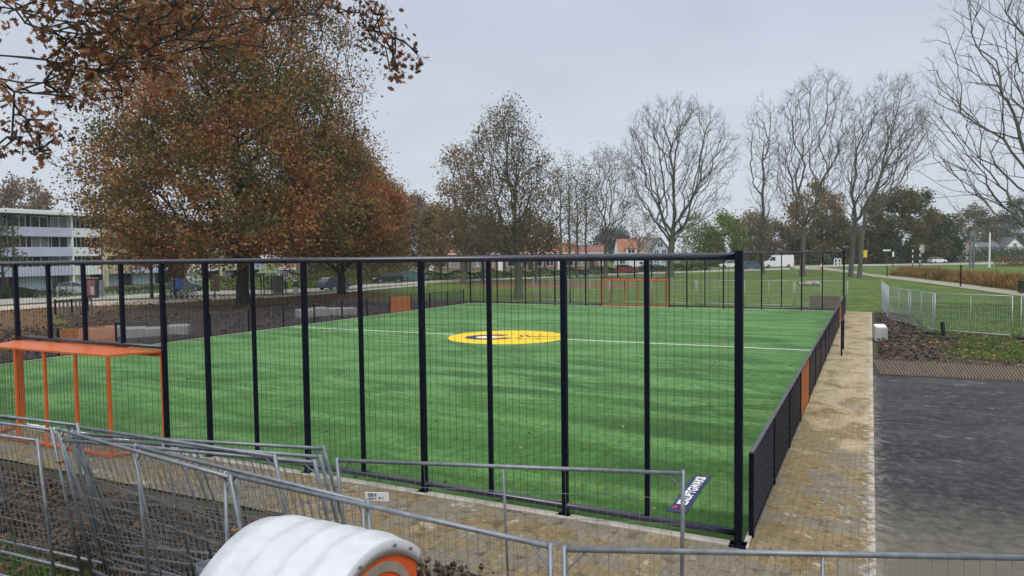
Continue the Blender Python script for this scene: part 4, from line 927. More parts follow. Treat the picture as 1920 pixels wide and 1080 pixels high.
house('white house with steep blue-grey roof at the right edge', 1880, 1925, 265, 468, 446, DARKROOF, WHITE, 16, True, nwin=3)
house('small cream house beside the bus shelter', 520, 556, 112, 503, 488, TILE_B, CREAM, 17, nwin=2)
# ================================================================== VEHICLES
def car(label, px, row, heading, paint, kind='hatch', scale=1., group='parked cars'):
    g = gp(px, row); g[2] = gz(g[0], g[1]) + .05; van = kind == 'van'
    c = thing('parked_van' if van else 'parked_car', label, 'van' if van else 'car', g, heading, group)
    L, Wd = (5.9, 2.0) if van else (4.2, 1.74)
    if van: low = [(-2.9, .35), (-2.95, 1.0), (-2.9, 2.45), (-2.7, 2.55), (.9, 2.55), (1.25, 2.45), (2.05, 1.45), (2.75, 1.2), (2.95, .85), (2.95, .4), (2.7, .28), (-2.7, .28)]
    else: low = [(-2.05, .35), (-2.1, .7), (-2.02, .95), (-1.2, 1.0), (.75, .97), (1.75, .82), (2.05, .65), (2.1, .4), (1.9, .24), (-1.9, .24)]
    def loftprof(prof, w0, w1, zr):
        rings = []
        for y, s in ((-w0 / 2, .96), (-w0 / 2 + .10, 1.), (w0 / 2 - .10, 1.), (w0 / 2, .96)):
            rings.append([(x * s, y * (1 if z < zr else 1 - (z - zr) * w1), z) for x, z in prof])
        return rings
    MB().loft(loftprof(low, Wd, .06, 1.0)).build('body', paint, c, False)
    if van:
        for s in (-1, 1): MB().add([(.65, s * .99, 1.45), (1.95, s * 1.0, 1.45), (1.35, s * .955, 2.2), (.65, s * .955, 2.2)], [(0, 1, 2, 3) if s < 0 else (3, 2, 1, 0)]).build('side_window', GLASS_DK, c)
        MB().add([(2.09, -.86, 1.48), (2.09, .86, 1.48), (1.33, .80, 2.42), (1.33, -.80, 2.42)], [(0, 1, 2, 3)]).build('windscreen', GLASS_DK, c); wx = (-1.9, 1.95); wr = .34
    else:
        cab = [(-1.95, .96), (-1.62, 1.38), (-1.1, 1.46), (.0, 1.46), (.35, 1.38), (1.02, .94)]; r_ = []
        for y, k in ((-.80, 0), (.80, 0)): r_.append([(x, y * (1 - max(0, z - .96) * .34), z) for x, z in cab])
        MB().loft(r_).build('glasshouse', GLASS_DK, c); rr = [(-1.66, 1.385), (-1.1, 1.475), (.0, 1.475), (.38, 1.385), (.0, 1.44), (-1.1, 1.44)]
        MB().loft([[(x, y, z) for x, z in rr] for y in (-.67, .67)]).build('roof', paint, c); mb_ = MB()
        for s in (-1, 1):
            for x0, x1 in ((.35, 1.0), (-.42, -.42), (-1.62, -1.92)): mb_.bar((x0, s * .685, 1.38), (x1, s * .80, .96), .035, 5)
        mb_.build('pillar', paint, c); wx = (-1.28, 1.28); wr = .31
    for x in wx:
        for s in (-1, 1): w = MB().disc((x, s * (Wd / 2 - .08), wr), wr, 'y', 18, .2).build('wheel', BLACK_RUB, c); MB().disc((x, s * (Wd / 2 + .015), wr), wr * .62, 'y', 12, .02).build('rim', GALV, w)
    for s in (-1, 1): MB().box((L / 2 - .06, s * (Wd / 2 - .32), .66 if not van else .95), (.1, .36, .15), 0, .03).build('headlight', WHITE, c); MB().box((-L / 2 + .04, s * (Wd / 2 - .2), .8 if not van else 1.1), (.08, .2, .22), 0, .02).build('tail_light', RED, c)
    MB().box((L / 2 - .05 + (.05 if not van else .02), 0, .38), (.14, Wd - .2, .14), 0, .03).build('bumper', BLACK_RUB, c)
    if scale != 1: c.scale = (scale,) * 3
    return c
PB = {k: carpaint('car_' + k, v) for k, v in dict(slate=(.05, .06, .08), blue=(.07, .11, .20), white=(.82, .83, .84), dark=(.018, .020, .026), teal=(.05, .17, .14), red=(.30, .045, .055), pale=(.40, .44, .46)).items()}
RT = CY
car('dark slate hatchback parked by the lilac flats behind the blue sign', 350, 546.5, RT + .15, PB['slate'])
car('blue-grey car seen from its rear corner, on the road left of the dark one', 627, 543, RT + 1.0, PB['blue'])
car('dark car with pale bonnet on the road, right of the blue-grey one', 728, 531, RT + 3.5, PB['dark'])
car('small teal car half hidden behind the dark one on the road', 775, 527.5, RT + .2, PB['teal'])
car('pale car beside the red poster stand', 147, 553, RT + .1, PB['pale'])
car('dull red car before the far houses, behind the far goal', 1172, 512.5, RT + .1, PB['red'])
car('white delivery van parked at the far end of the lawn', 1458, 502.5, RT + math.pi - .12, PB['white'], 'van', 1.0, 'parked vans')
car('small white van behind the dull red car', 1192, 506, RT + .3, PB['white'], 'van', .72, 'parked vans')
car('blue car left of the white delivery van', 1410, 505, RT + .1, PB['blue'])
car('white car beyond the corner post of the tall fence', 1368, 502.5, RT + 3.1, PB['white'])
car('white car on the far road before the grey-roofed house', 1757, 494, RT + .2, PB['white'])
car('pale car beyond the white one on the far road, near the striped posts', 1738, 492.8, RT + 3.2, PB['pale'])
# ================================================================== STREET FURNITURE
def bike(label, px, row, rz, col, group):
    g = gp(px, row); b = thing('bicycle', label, 'bicycle', (g[0], g[1], gz(g[0], g[1]) + .05), rz, group)
    for x in (-.52, .52): w = MB().ring((x, 0, .34), .325, .032, 'y', 18, 5).build('wheel', BLACK_RUB, b); m_ = MB(); [m_.bar((x, 0, .34), (x + .31 * math.cos(k * .785), 0, .34 + .31 * math.sin(k * .785)), .004, 3) for k in range(8)]; m_.build('spokes', GALV, w)
    m_ = MB(); A, B, C_, D, E_ = (-.52, 0, .34), (-.12, 0, .32), (.36, 0, .86), (-.26, 0, .86), (.52, 0, .34)
    for p, q in ((A, B), (A, D), (B, D), (B, C_), (D, C_), (C_, E_)): m_.bar(p, q, .03, 6)
    m_.bar(D, (-.3, 0, .98), .014, 6); m_.bar(C_, (.33, 0, 1.08), .016, 6); m_.build('frame', col, b); MB().box((-.32, 0, 1.0), (.26, .15, .06), 0, .02).build('saddle', BLACK_RUB, b); MB().path([(.22, -.28, 1.08), (.34, -.1, 1.10), (.34, .1, 1.10), (.22, .28, 1.08)], .014, 6).build('handlebar', BLACK_RUB, b); return b
BK = [GREY_PL, BLACK_RUB, GALV_DARK, DKBLUE]
for i, px in enumerate((76, 86, 97, 108, 119, 131)): bike('bicycle in the row before the lilac flats, left of the red poster stand', px, 560 - i * .5, RT + .9 + .15 * math.sin(i * 3), BK[i % 4], 'bicycles left of the poster stand')
for i, px in enumerate((186, 197, 226, 236, 246, 257, 268, 281, 293)): bike('bicycle in the row under the oak, right of the red poster stand', px, 556 - i * .75, RT + .7 + .2 * math.sin(i * 2), BK[(i + 1) % 4], 'bicycles right of the poster stand')
for i, px in enumerate((316, 326, 336, 346, 355)): bike('bicycle in the cluster at the foot of the blue sign', px, 563 - i * .3, RT + .3 + .3 * math.sin(i * 2), BK[i % 4], 'bicycles by the blue sign')
def post_sign(name, label, cat, px, row, depth_top, plate=None, pm=GALV, pr=.035, group=None, pmat=WHITE, arm=None):
    g = gp(px, row); d = float(np.dot(g - CAM, CC)); z = hgt(depth_top, px, d) - gz(g[0], g[1]); o = thing(name, label, cat, (g[0], g[1], gz(g[0], g[1])), CY, group); m_ = MB(); m_.bar((0, 0, 0), (0, 0, z), pr, 8); m_.bar((0, 0, 0), (0, 0, .08), pr * 2, 8); m_.build('pole', pm, o)
    if plate:
        w, h, off = plate; MB().box((0, -pr - .02, z - h / 2 - off), (w, .03, h), 0, .01).build('plate', pmat, o)
    return o, z
o, z = post_sign('sign_post', 'blue upright sign board among bicycles before the slate hatchback', 'sign', 336.5, 560, 522, (.62, 1.15, .0), GALV, .03, None, BLUE); MB().box((0, -.06, z - .45), (.1, .01, .3)).build('white_mark', WHITE, o); MB().box((0, -.06, z - .8), (.3, .01, .06)).build('white_bar', WHITE, o)
o, z = post_sign('sign_post', 'white sign on a dark pole right of the bus shelter', 'sign', 536, 546, 503, (.38, 1.1, .25), DKBLUE, .04); MB().box((0, -.075, z - .3), (.42, .02, .28)).build('dark_band', DKBLUE, o)
post_sign('notice_board', 'tan notice board left of the oak trunk', 'notice board', 404, 557, 526, (.95, 1.15, 0), GALV_DARK, .04, None, BROWNBOARD)
post_sign('bollard', 'short dark bollard on the footpath left of the oak trunk', 'bollard', 402, 560, 549, None, NAVY, .07)
post_sign('sign_post', 'yellow sign on a thin pole right of the twin park trunks', 'sign', 1622, 502, 469, (.75, 1.4, .0), GALV_DARK, .04, None, YELLOW)
post_sign('sign_post', 'white traffic sign on a dark pole by the evergreens, leftmost of the roadside signs', 'sign', 1674, 500, 459, (.35, 1.0, 1.4), NAVY, .07)
post_sign('sign_post', 'white name board on two legs by the evergreens', 'sign', 1662, 500, 468, (1.5, .3, 0), GALV_DARK, .04)
def striped(px, row, top, label):
    o, z = post_sign('sign_post', label, 'sign', px, row, top, None, BLACK_RUB, .09, 'striped road posts'); [MB().bar((0, 0, z * q), (0, 0, z * (q + .14)), .095, 10).build('white_band', WHITE, o) for q in (.2, .5, .8)]
striped(1711, 500, 466, 'black and white striped road post left of the white-topped one'); striped(1724.5, 500, 462, 'black and white striped road post with pale pointed board')
post_sign('sign_post', 'pale pointed direction board on the verge of the far road', 'sign', 1728, 499, 459, (.9, 1.6, 0), GALV, .06, None, CONCRETE)
o, z = post_sign('flagpole', 'tall white pole before the white bungalow', 'pole', 1855, 501, 436, None, WHITE, .14)
def pylon():
    g = gp(1822, 502); d = float(np.dot(g - CAM, CC)); z = hgt(434, 1822, d) - g[2]; o = thing('sign_pylon', 'grey twin-legged pylon before the grey-roofed low house', 'pylon', g, CY); [MB().box((s * .3, 0, z / 2), (.28, .3, z), 0, .02).build('leg', GALV, o) for s in (-1, 1)]; MB().box((0, 0, z - .5), (.9, .34, 1.0), 0, .02).build('head', GALV, o); MB().box((0, 0, z * .55), (.32, .2, .2)).build('cross_bar', GALV, o)
pylon()
for px, row, tp, lab in ((1663, 519, 499, 'thin dark post at the edge of the park path, left one'), (1801, 537.5, 498, 'thin dark post at the edge of the reeds, right one')):
    o, z = post_sign('park_post', lab, 'post', px, row, tp, None, NAVY, .075); MB().bar((0, 0, z), (0, 0, z + .06), .1, 10).build('cap', NAVY, o)
def bin_():
    g = gp(1918, 551); o = thing('litter_bin', 'dark green litter bin at the right edge by the reeds', 'bin', (g[0], g[1], g[2]), CY); MB().box((0, 0, .62), (.62, .6, 1.0), 0, .06).build('drum', DKGREEN, o); MB().box((0, 0, 1.15), (.70, .68, .08), 0, .03).build('lid', BLACK_RUB, o); MB().box((0, -.31, .85), (.4, .03, .16), 0, .01).build('slot', BLACK_RUB, o); [MB().bar((x, 0, 0), (x, 0, .2), .05, 8).build('leg', BLACK_RUB, o) for x in (-.2, .2)]
bin_()
for px, lab in ((1567, 'white hooped post beside the orange marker, left one'), (1574, 'white hooped post beside the orange marker, right one')):
    g = gp(px, 500); o = thing('hooped_post', lab, 'post', g, CY, 'white hooped posts'); MB().path([(-.3, 0, 0), (-.3, 0, 1.4), (-.15, 0, 1.65), (.15, 0, 1.65), (.3, 0, 1.4), (.3, 0, 0)], .1, 8).build('hoop', WHITE, o); MB().box((0, 0, .8), (.5, .06, .14)).build('cross_bar', WHITE, o)
g = gp(1541, 505); o = thing('road_marker', 'orange and white road marker at the head of the park path', 'marker', g, CY); mb = MB(); mb.bar((0, 0, .05), (0, 0, 1.3), .3, 12, .12); mb.build('cone', ORANGE_PL, o); MB().bar((0, 0, .5), (0, 0, .85), .262, 12, .21).build('white_band', WHITE, o); MB().box((0, 0, .04), (.7, .7, .08), 0, .02).build('base', BLACK_RUB, o)
def shelter():
    g = gp(488, 553.5); o = thing('bus_shelter', 'glass bus shelter with white roof right of the oak trunk', 'bus shelter', (g[0], g[1], gz(g[0], g[1]) + .05), CY + .08); w = 2.5
    for x in (.1, w / 2, w - .05):
        for y in (0, 1.3): MB().box((x, y, 1.15), (.09, .09, 2.3)).build('post', BLACK_RUB, o)
    MB().box((w / 2, .65, 2.38), (w + .5, 1.8, .16), 0, .04).build('roof', WHITE, o); [MB().box((x, 1.3, 1.2), (w / 2 - .14, .02, 1.9)).build('glass_pane', GLASS, o) for x in (w * .27, w * .76)]
    MB().box((w * .76, -.0, 1.1), (1.0, .08, 1.9), 0, .01).build('poster_case', GALV_DARK, o); MB().box((w * .35, 1.0, .5), (1.2, .35, .06)).build('bench', GALV, o)
shelter()
def adstand():
    g = gp(173, 560); o = thing('poster_stand', 'red poster stand in a black frame among bicycles', 'poster stand', (g[0], g[1], gz(g[0], g[1]) + .05), CY + .1); MB().box((0, 0, 1.05), (1.25, .22, 2.0), 0, .03).build('case', BLACK_RUB, o); MB().box((0, -.12, 1.1), (.82, .02, 1.6)).build('poster', PINKP, o); MB().box((.08, -.135, .85), (.3, .02, .9), 0, .008).build('poster_figure', plain('poster_pale', (.45, .36, .36), .4, 0, .4, 3), o); MB().box((.95, .1, 1.0), (.5, .12, 1.7), 0, .02).build('side_panel', GALV, o); MB().box((0, 0, 2.1), (1.3, .3, .1)).build('header', TAUPE_PL, o)
adstand()
def utility():
    g = gp(555, 552); o = thing('utility_pillar', 'slim grey and white pillar on the footpath right of the bus shelter', 'pillar', (*g[:2], gz(g[0], g[1])), CY); MB().box((0, 0, .42), (.45, .35, .84), 0, .04).build('base', WHITE, o); MB().box((0, 0, 1.06), (.5, .4, .5), 0, .08).build('head', GREY_PL, o)
utility()
def rail():
    a, b = gp(104, 590), gp(172, 584); d = b - a; o = thing('park_railing', 'low dark railing with upright posts behind the near goal', 'railing', (a[0], a[1], -.02), math.atan2(d[1], d[0])); L = float(np.hypot(d[0], d[1])); n = 9
    for i in range(n + 1): MB().box((L * i / n, 0, .55), (.10, .10, 1.1 + (.12 if i in (0, n) else 0)), 0, .01).build('post', NAVY if i % 4 == 0 else GALV_DARK, o)
    MB().box((L / 2, 0, 1.0), (L, .05, .10)).build('rail', NAVY, o)
rail()
def heap():
    g = gp(1517, 535); r = random.Random(3)
    for i in range(7):
        o = thing('rubble_sack', 'lumpy tied sack in the small heap on the far lawn', 'sack', (g[0] + (i - 3) * .28, g[1] + (i - 3) * .14 + r.uniform(-.2, .2), gz(g[0], g[1])), r.uniform(0, 3), 'rubble sacks on the lawn'); a = .26 + r.random() * .1; m_ = MB(); n = 8
        m_.loft([[(a * q * math.cos(2 * math.pi * k / n) * (1.4 + .2 * math.sin(k * 2.3 + i)), a * q * math.sin(2 * math.pi * k / n), a * z) for k in range(n)] for q, z in ((.7, 0), (1, .35), (.95, .9), (.55, 1.35 + .2 * (i % 2)))]); m_.build('sack', (CONCRETE, BROWNBOARD, TAUPE_PL)[i % 3], o, True); MB().bar((0, 0, a * 1.2), (.03, 0, a * 1.75), .07, 6, .03).build('tied_neck', CONCRETE, o)
heap()
def lamp(px, row, top, label):
    o, z = post_sign('street_lamp', label, 'street lamp', px, row, top, None, GALV, .07, 'street lamps by the houses'); m_ = MB(); m_.bar((0, 0, z), (.9, 0, z + .25), .04, 6); m_.build('arm', GALV, o); MB().box((1.15, 0, z + .26), (.6, .22, .12), 0, .03).build('lamp_head', WHITE, o)
lamp(903, 517, 462, 'white street lamp before the brown-roofed terraced house'); lamp(1283, 508, 440, 'thin street lamp right of the pale blue gable')
# ================================================================== HEDGES AND REEDS
def hedge(label, pts, h, wd, leaf, n, ls, seed, group='hedges along the roads'):
    """a clipped hedge along a ground line (photo column, row)"""
    r = np.random.default_rng(seed); Q = [gp(*p) for p in pts]; o = thing('hedge', label, 'hedge', (0, 0, 0), 0, group); P = []; seg = [np.linalg.norm(b - a) for a, b in zip(Q, Q[1:])]
    o.location = Q[0]; org = np.array(Q[0])
    for a, b, l in zip(Q, Q[1:], seg):
        k = int(n * l / sum(seg)); t_ = r.random(k)[:, None]; c = a + (b - a) * t_; d = (b - a) / l; nrm = np.array([-d[1], d[0], 0])
        u = (r.random(k) - .5)[:, None] * wd; z = h * (1 - r.random(k) ** 1.6)[:, None] * (.9 + .2 * np.sin(t_ * l * 1.3 + seed)); c = c + nrm * u; c[:, 2:3] = gz(c[:, 0], c[:, 1])[:, None] + z; P.append(c)
    P = np.concatenate(P) - org; link('foliage', np_mesh('foliage', *scatter(P, np.full(len(P), ls), r), leaf), o)
    m_ = MB(); S_ = []
    for a, b, l in zip(Q, Q[1:], seg):
        for i in range(max(2, int(l / 1.5))): p = a + (b - a) * i / max(2, int(l / 1.5)) - org; m_.bar(p, p + np.array([.1 * math.sin(i), .1 * math.cos(i * 2), h * .8]), .04, 5, .02)
    m_.build('stem', BARK, o); return o
hedge('long dark hedge before the terraced houses', [(690, 527), (800, 525), (960, 521), (1130, 516)], 1.3, 1.6, LEAF_DGR, 9000, .16, 1)
hedge('dark hedge in front of the far goal side houses', [(1130, 513), (1230, 510), (1330, 507)], 1.3, 1.8, LEAF_DGR, 5000, .18, 2)
hedge('dark hedge behind the blue car and white delivery van', [(1335, 501), (1400, 498.6), (1480, 497), (1560, 496)], 1.6, 2., LEAF_DGR, 6000, .2, 3)
hedge('dark hedge along the far road at the right', [(1560, 495), (1660, 494), (1780, 492), (1960, 488.5)], 2.9, 2.5, LEAF_DGR, 9000, .22, 4)
hedge('tall clipped green hedge before the white bungalow', [(1828, 489), (1960, 486)], 3.6, 3, LEAF_DGR, 7000, .24, 5)
hedge('brown beech hedge at the right edge above the reeds', [(1868, 500), (2000, 498)], 1.7, 1.6, LEAF_ORB, 4000, .18, 6)
hedge('low green hedge before the lilac flats at the left edge', [(-60, 563), (15, 560), (70, 557)], 1.1, 1.4, LEAF_DGR, 4000, .13, 7)
hedge('dark hedge behind the bus shelter and the blue-grey car', [(400, 545), (480, 544), (560, 541), (680, 532), (760, 526)], 1.9, 2.0, LEAF_MIX, 9000, .16, 8)
hedge('olive shrubs along the lilac flats behind the bicycles', [(70, 552), (150, 548), (230, 544), (310, 542), (390, 541)], .45, 1.2, LEAF_MIX, 5000, .12, 9)
def reeds():
    r = np.random.default_rng(3); n = 12000; nr = np.array([gp(*q)[:2] for q in ((1668, 515.5), (1720, 520.5), (1800, 530.5), (1920, 546), (2060, 566))]); cum = r.random(n) * (len(nr) - 1); i = np.minimum(cum.astype(int), len(nr) - 2); f = (cum - i)[:, None]; b = nr[i] * (1 - f) + nr[i + 1] * f
    dpt = (r.random(n) ** 1.3)[:, None] * (13 - 3 * (cum / 4)[:, None]); back = np.array([.25, .97]); P2 = b + back * (dpt + .2); z = gz(P2[:, 0], P2[:, 1]); P = np.stack([P2[:, 0], P2[:, 1], z], 1)
    h = (.55 + 1.6 * r.random(n) ** 1.6 + .3 * np.sin(P[:, 0] * .8) * np.cos(P[:, 1] * .5))[:, None] * (.55 + .9 * fbm(P[:, 0] / 1.7, P[:, 1] / 1.7, 3, 5)[:, None]) * (.8 + .2 * smooth(0, 2, dpt)) * (.5 + .45 * (cum / 4)[:, None]); a = r.random(n) * 6.283; s = np.stack([np.cos(a), np.sin(a), 0 * a], 1); ln = np.stack([r.normal(size=n) * .3, r.normal(size=n) * .3, 1 + 0 * a], 1); w = .035
    V = np.stack([P - s * w, P + s * w, P + ln * h * .6 + s * w * 1.6, P + ln * h, P + ln * h * .6 - s * w * 1.6], 1).reshape(-1, 3); F = np.arange(5 * n).reshape(-1, 5); stuff(link('reeds', np_mesh('reeds', V, F, REED)), 'bed of tall rust-brown reeds along the park path', 'reeds')
reeds()

# ================================================================== TREES
G_BARE = 'bare trees in the park'; G_FAR = 'leafy trees along the horizon'
tree('oak_tree', 'huge autumn oak with rust and olive leaves rising out of the top of the photo', 455, 63, [(486, 280, 600), (470, 215, 680), (430, 190, 715), (380, 185, 722), (320, 190, 705), (260, 192, 692), (190, 205, 690), (120, 220, 690), (40, 255, 680), (-60, 320, 620), (-130, 400, 520)],
     .55, 1700, 3, BARK, TWIG_D, LEAF_OAK, 330000, .178, .70, .45, (3, .9, .012), .22, trunk_top=16, clump=.25, shell=.52, lift=.2, keep=lambda c: np.where(c[:, 2] > 9.5, np.clip(1.0 - smooth(5, 10, c[:, 0]) * .70 - .2 * smooth(15, 22, c[:, 2]), .2, 1), 1) * (.22 + .78 * smooth(.37, .47, fbm(c[:, 0] / 2.6 + c[:, 2] * .21, c[:, 2] / 1.7 + c[:, 1] * .33, 3, 17))))
tree('oak_tree', 'lower rounded autumn oak at the right shoulder of the huge one', 640, 78, [(482, 560, 710), (468, 520, 750), (420, 510, 760), (370, 530, 748), (330, 555, 722), (295, 585, 685), (270, 605, 660)],
     .4, 480, 4, BARK, TWIG_D, LEAF_OAK, 95000, .185, .75, .45, (3, .9, .013), .25, trunk_top=7, clump=.2, shell=.42)
tree('park_tree', 'tall nearly bare tree with sparse olive-brown leaves left of the far goal', 972, 65, [(478, 930, 1010), (440, 880, 1040), (390, 868, 1052), (330, 872, 1045), (290, 885, 1030), (250, 902, 1000), (222, 925, 985), (208, 940, 965)],
     .34, 700, 5, BARK_G, TWIG, LEAF_OLV, 11000, .14, .4, .5, (5, 1.1, .011), .3, trunk_top=8.5, lift=.45, group=G_BARE)
tree('park_tree', 'round tree with thin orange-brown leaves left of the tall sparse one', 868, 98, [(474, 830, 900), (455, 815, 925), (400, 822, 925), (340, 824, 915), (300, 835, 905), (283, 850, 885)],
     .30, 280, 6, BARK_G, TWIG, LEAF_ORB, 7000, .22, .5, .5, (3, 1.1, .018), .25, trunk_top=9, group=G_BARE)
tree('park_tree', 'small rust-orange leafed tree low behind the sparse ones', 826, 112, [(474, 800, 860), (460, 790, 880), (420, 795, 870), (395, 810, 855)], .2, 120, 16, BARK_G, TWIG, LEAF_ORB, 8000, .28, .6, .4, (3, .9, .018), .25, group=G_BARE)
for i, (px, top, l, r) in enumerate(((1052, 318, 1030, 1072), (1068, 300, 1046, 1088), (1082, 306, 1064, 1104), (1098, 300, 1080, 1122))):
    tree('slender_tree', 'one thin upright stem of the close group between the sparse tree and the far goal', px, 108 + i * 2, [(470, px - 10, px + 10), (420, l, r), (360, l, r), (top, px - 8, px + 8)], .17, 70, 20 + i, BARK_G, TWIG, LEAF_OLV, 1500, .16, .5, .35, (5, 1.0, .013), .3, trunk_top=13, lift=.6, group='thin stems in the close group')
tree('park_tree', 'bare broom-shaped tree right of the thin stems', 1135, 116, [(440, 1105, 1170), (400, 1088, 1196), (350, 1086, 1206), (310, 1100, 1190), (288, 1115, 1165)], .28, 380, 7, BARK_G, TWIG, LEAF_OLV, 3200, .16, .5, .6, (6, 1.3, .012), .5, trunk_top=7.5, lift=.5, group=G_BARE)
tree('park_tree', 'broad bare tree of long spreading limbs before the pale blue gable', 1255, 112, [(425, 1215, 1320), (380, 1190, 1365), (320, 1168, 1386), (270, 1164, 1375), (225, 1185, 1345), (195, 1215, 1310), (186, 1235, 1280)], .54, 620, 8, BARK_G, TWIG, None, 0, .2, .4, .68, (7, 1.6, .013), .38, trunk_top=8.5, lift=.35, group=G_BARE, shell=.36)
tree('slender_tree', 'single narrow bare tree above the blue car', 1430, 120, [(470, 1420, 1450), (400, 1410, 1456), (320, 1402, 1462), (240, 1398, 1462), (195, 1412, 1450), (178, 1424, 1440)], .30, 260, 9, BARK_G, TWIG, None, 0, .2, .4, .4, (6, 1.4, .0115), .35, trunk_top=22, lift=.4, group=G_BARE)
tree('park_tree', 'tall bare tree with fan of upright limbs left of the twin trunks', 1505, 108, [(410, 1470, 1545), (350, 1450, 1575), (290, 1448, 1600), (230, 1452, 1602), (180, 1478, 1590), (150, 1500, 1560), (140, 1512, 1540)], .38, 620, 10, BARK_G, TWIG, None, 0, .2, .4, .62, (7, 1.5, .0125), .4, trunk_top=8.5, lift=.5, group=G_BARE, shell=.38)
tree('park_tree', 'tall bare tree with wide fan of limbs, left of the twin trunks by the path', 1596, 106, [(400, 1575, 1640), (340, 1568, 1680), (280, 1568, 1715), (230, 1590, 1740), (190, 1610, 1720), (160, 1630, 1700), (150, 1645, 1680)], .34, 580, 11, BARK_G, TWIG, None, 0, .2, .4, .62, (7, 1.5, .0125), .4, trunk_top=9, lift=.45, group=G_BARE, shell=.38)
tree('park_tree', 'leaning slimmer bare tree, right of the twin trunks by the path', 1612, 101, [(400, 1605, 1650), (340, 1610, 1700), (280, 1630, 1745), (230, 1650, 1735), (200, 1660, 1710)], .30, 320, 12, BARK_G, TWIG, None, 0, .2, .4, .62, (6, 1.4, .011), .4, trunk_top=9, lift=.4, group=G_BARE, shell=.38)
tree('park_tree', 'very large bare tree leaning in from the right edge', 2010, 52, [(420, 1800, 2060), (370, 1770, 2120), (300, 1745, 2180), (220, 1745, 2220), (140, 1765, 2220), (60, 1775, 2200), (-40, 1800, 2150), (-120, 1880, 2080)], .42, 820, 13, BARK_G, TWIG, None, 0, .2, .4, .62, (6, 1.2, .007), .22, trunk_top=9, lift=.3, group=G_BARE, shell=.36)
# leafy belt along the horizon
FB = [('bushy_tree', 'yellow-green bushy tree right of the broad bare tree', 1352, 178, [(500, 1320, 1388), (470, 1310, 1402), (435, 1322, 1396), (408, 1335, 1378)], LEAF_YGR, 9000, .34),
      ('bushy_tree', 'sparse yellow-green sapling at the foot of the broad bare tree', 1300, 175, [(500, 1280, 1325), (460, 1272, 1332), (425, 1285, 1322), (405, 1292, 1312)], LEAF_YGR, 2600, .3),
      ('bushy_tree', 'olive tree behind the white delivery van', 1405, 185, [(500, 1380, 1440), (460, 1372, 1446), (425, 1382, 1438), (405, 1395, 1425)], LEAF_OLV, 8000, .36),
      ('bushy_tree', 'round brown-leaved tree behind the tall fan-shaped tree', 1525, 190, [(470, 1478, 1575), (420, 1472, 1582), (380, 1478, 1572), (350, 1500, 1545)], LEAF_ORB, 8000, .36),
      ('bushy_tree', 'dark olive tree low behind the van and narrow bare tree', 1462, 188, [(500, 1420, 1505), (460, 1418, 1508), (425, 1430, 1496)], LEAF_OLV, 9000, .36),
      ('bushy_tree', 'low dark thicket tree left of the twin trunks', 1550, 182, [(502, 1505, 1600), (470, 1500, 1605), (430, 1512, 1590), (412, 1530, 1570)], LEAF_MIX, 12000, .36),
      ('bushy_tree', 'big dark green tree turning brown right of the twin trunks', 1690, 178, [(500, 1625, 1750), (460, 1615, 1762), (420, 1622, 1755), (385, 1640, 1738), (362, 1665, 1715)], LEAF_MIX, 24000, .36),
      ('bushy_tree', 'dark evergreen tree between the brown tree and the grey-roofed house', 1762, 184, [(500, 1735, 1790), (460, 1730, 1796), (425, 1742, 1785), (408, 1752, 1772)], LEAF_DGR, 12000, .34),
      ('bushy_tree', 'dark evergreen thicket left of the roadside signs', 1640, 186, [(502, 1595, 1690), (470, 1592, 1694), (440, 1605, 1680)], LEAF_DGR, 14000, .36),
      ('bushy_tree', 'autumn tree above the grey-roofed low house', 1822, 280, [(480, 1785, 1865), (440, 1780, 1866), (405, 1795, 1850), (390, 1810, 1838)], LEAF_MIX, 11000, .42),
      ('bushy_tree', 'dark tree above the white house at the right edge', 1915, 300, [(480, 1872, 1970), (430, 1868, 1972), (395, 1885, 1950), (375, 1900, 1940)], LEAF_DGR, 11000, .42),
      ('bushy_tree', 'pale greyish tree between the two houses at the right', 1872, 330, [(480, 1840, 1910), (430, 1842, 1905), (410, 1855, 1895)], LEAF_GRY, 6000, .5),
      ('bushy_tree', 'faded pink-brown tree right of the autumn oaks', 785, 130, [(500, 752, 825), (450, 745, 830), (400, 752, 822), (376, 768, 802)], LEAF_PNK, 11000, .34),
      ('bushy_tree', 'domed brownish tree above the flat roof of the apartment block', 40, 135, [(470, -15, 95), (410, -22, 100), (370, -5, 82), (347, 20, 58)], LEAF_PNK, 12000, .36),
      ('bushy_tree', 'low olive tree under the tall sparse one, left side', 905, 105, [(474, 865, 945), (455, 858, 950), (430, 868, 940), (410, 885, 920)], LEAF_OLV, 4200, .28),
      ('bushy_tree', 'low olive tree under the tall sparse one, right side', 1005, 100, [(474, 970, 1040), (455, 962, 1046), (430, 972, 1036), (408, 990, 1020)], LEAF_OLV, 3600, .28),
      ('bushy_tree', 'thin olive sapling in front of the orange roofs', 945, 120, [(472, 915, 980), (455, 905, 985), (430, 915, 975)], LEAF_OLV, 2000, .3),
      ('bushy_tree', 'dark olive tree between the bus shelter and the blue-grey car', 590, 118, [(528, 555, 650), (500, 545, 660), (470, 555, 650)], LEAF_MIX, 10000, .28),
      ('bushy_tree', 'dark leafy tree behind the cars left of the terraced houses', 690, 130, [(520, 650, 740), (490, 640, 760), (462, 655, 745)], LEAF_OLV, 10000, .32),
      ('bushy_tree', 'hazy grey distant tree behind the orange house wing', 1150, 260, [(485, 1120, 1180), (455, 1118, 1182), (438, 1135, 1165)], LEAF_GRY, 5000, .6),
      ('bushy_tree', 'bare-looking thin tree above the orange house wing', 1195, 150, [(470, 1180, 1230), (430, 1172, 1235), (405, 1185, 1222)], LEAF_PNK, 900, .25),
      ('bushy_tree', 'dull green tree filling the horizon left of the far houses', 720, 190, [(500, 660, 760), (460, 650, 770), (430, 670, 752)], LEAF_OLV, 9000, .45)]
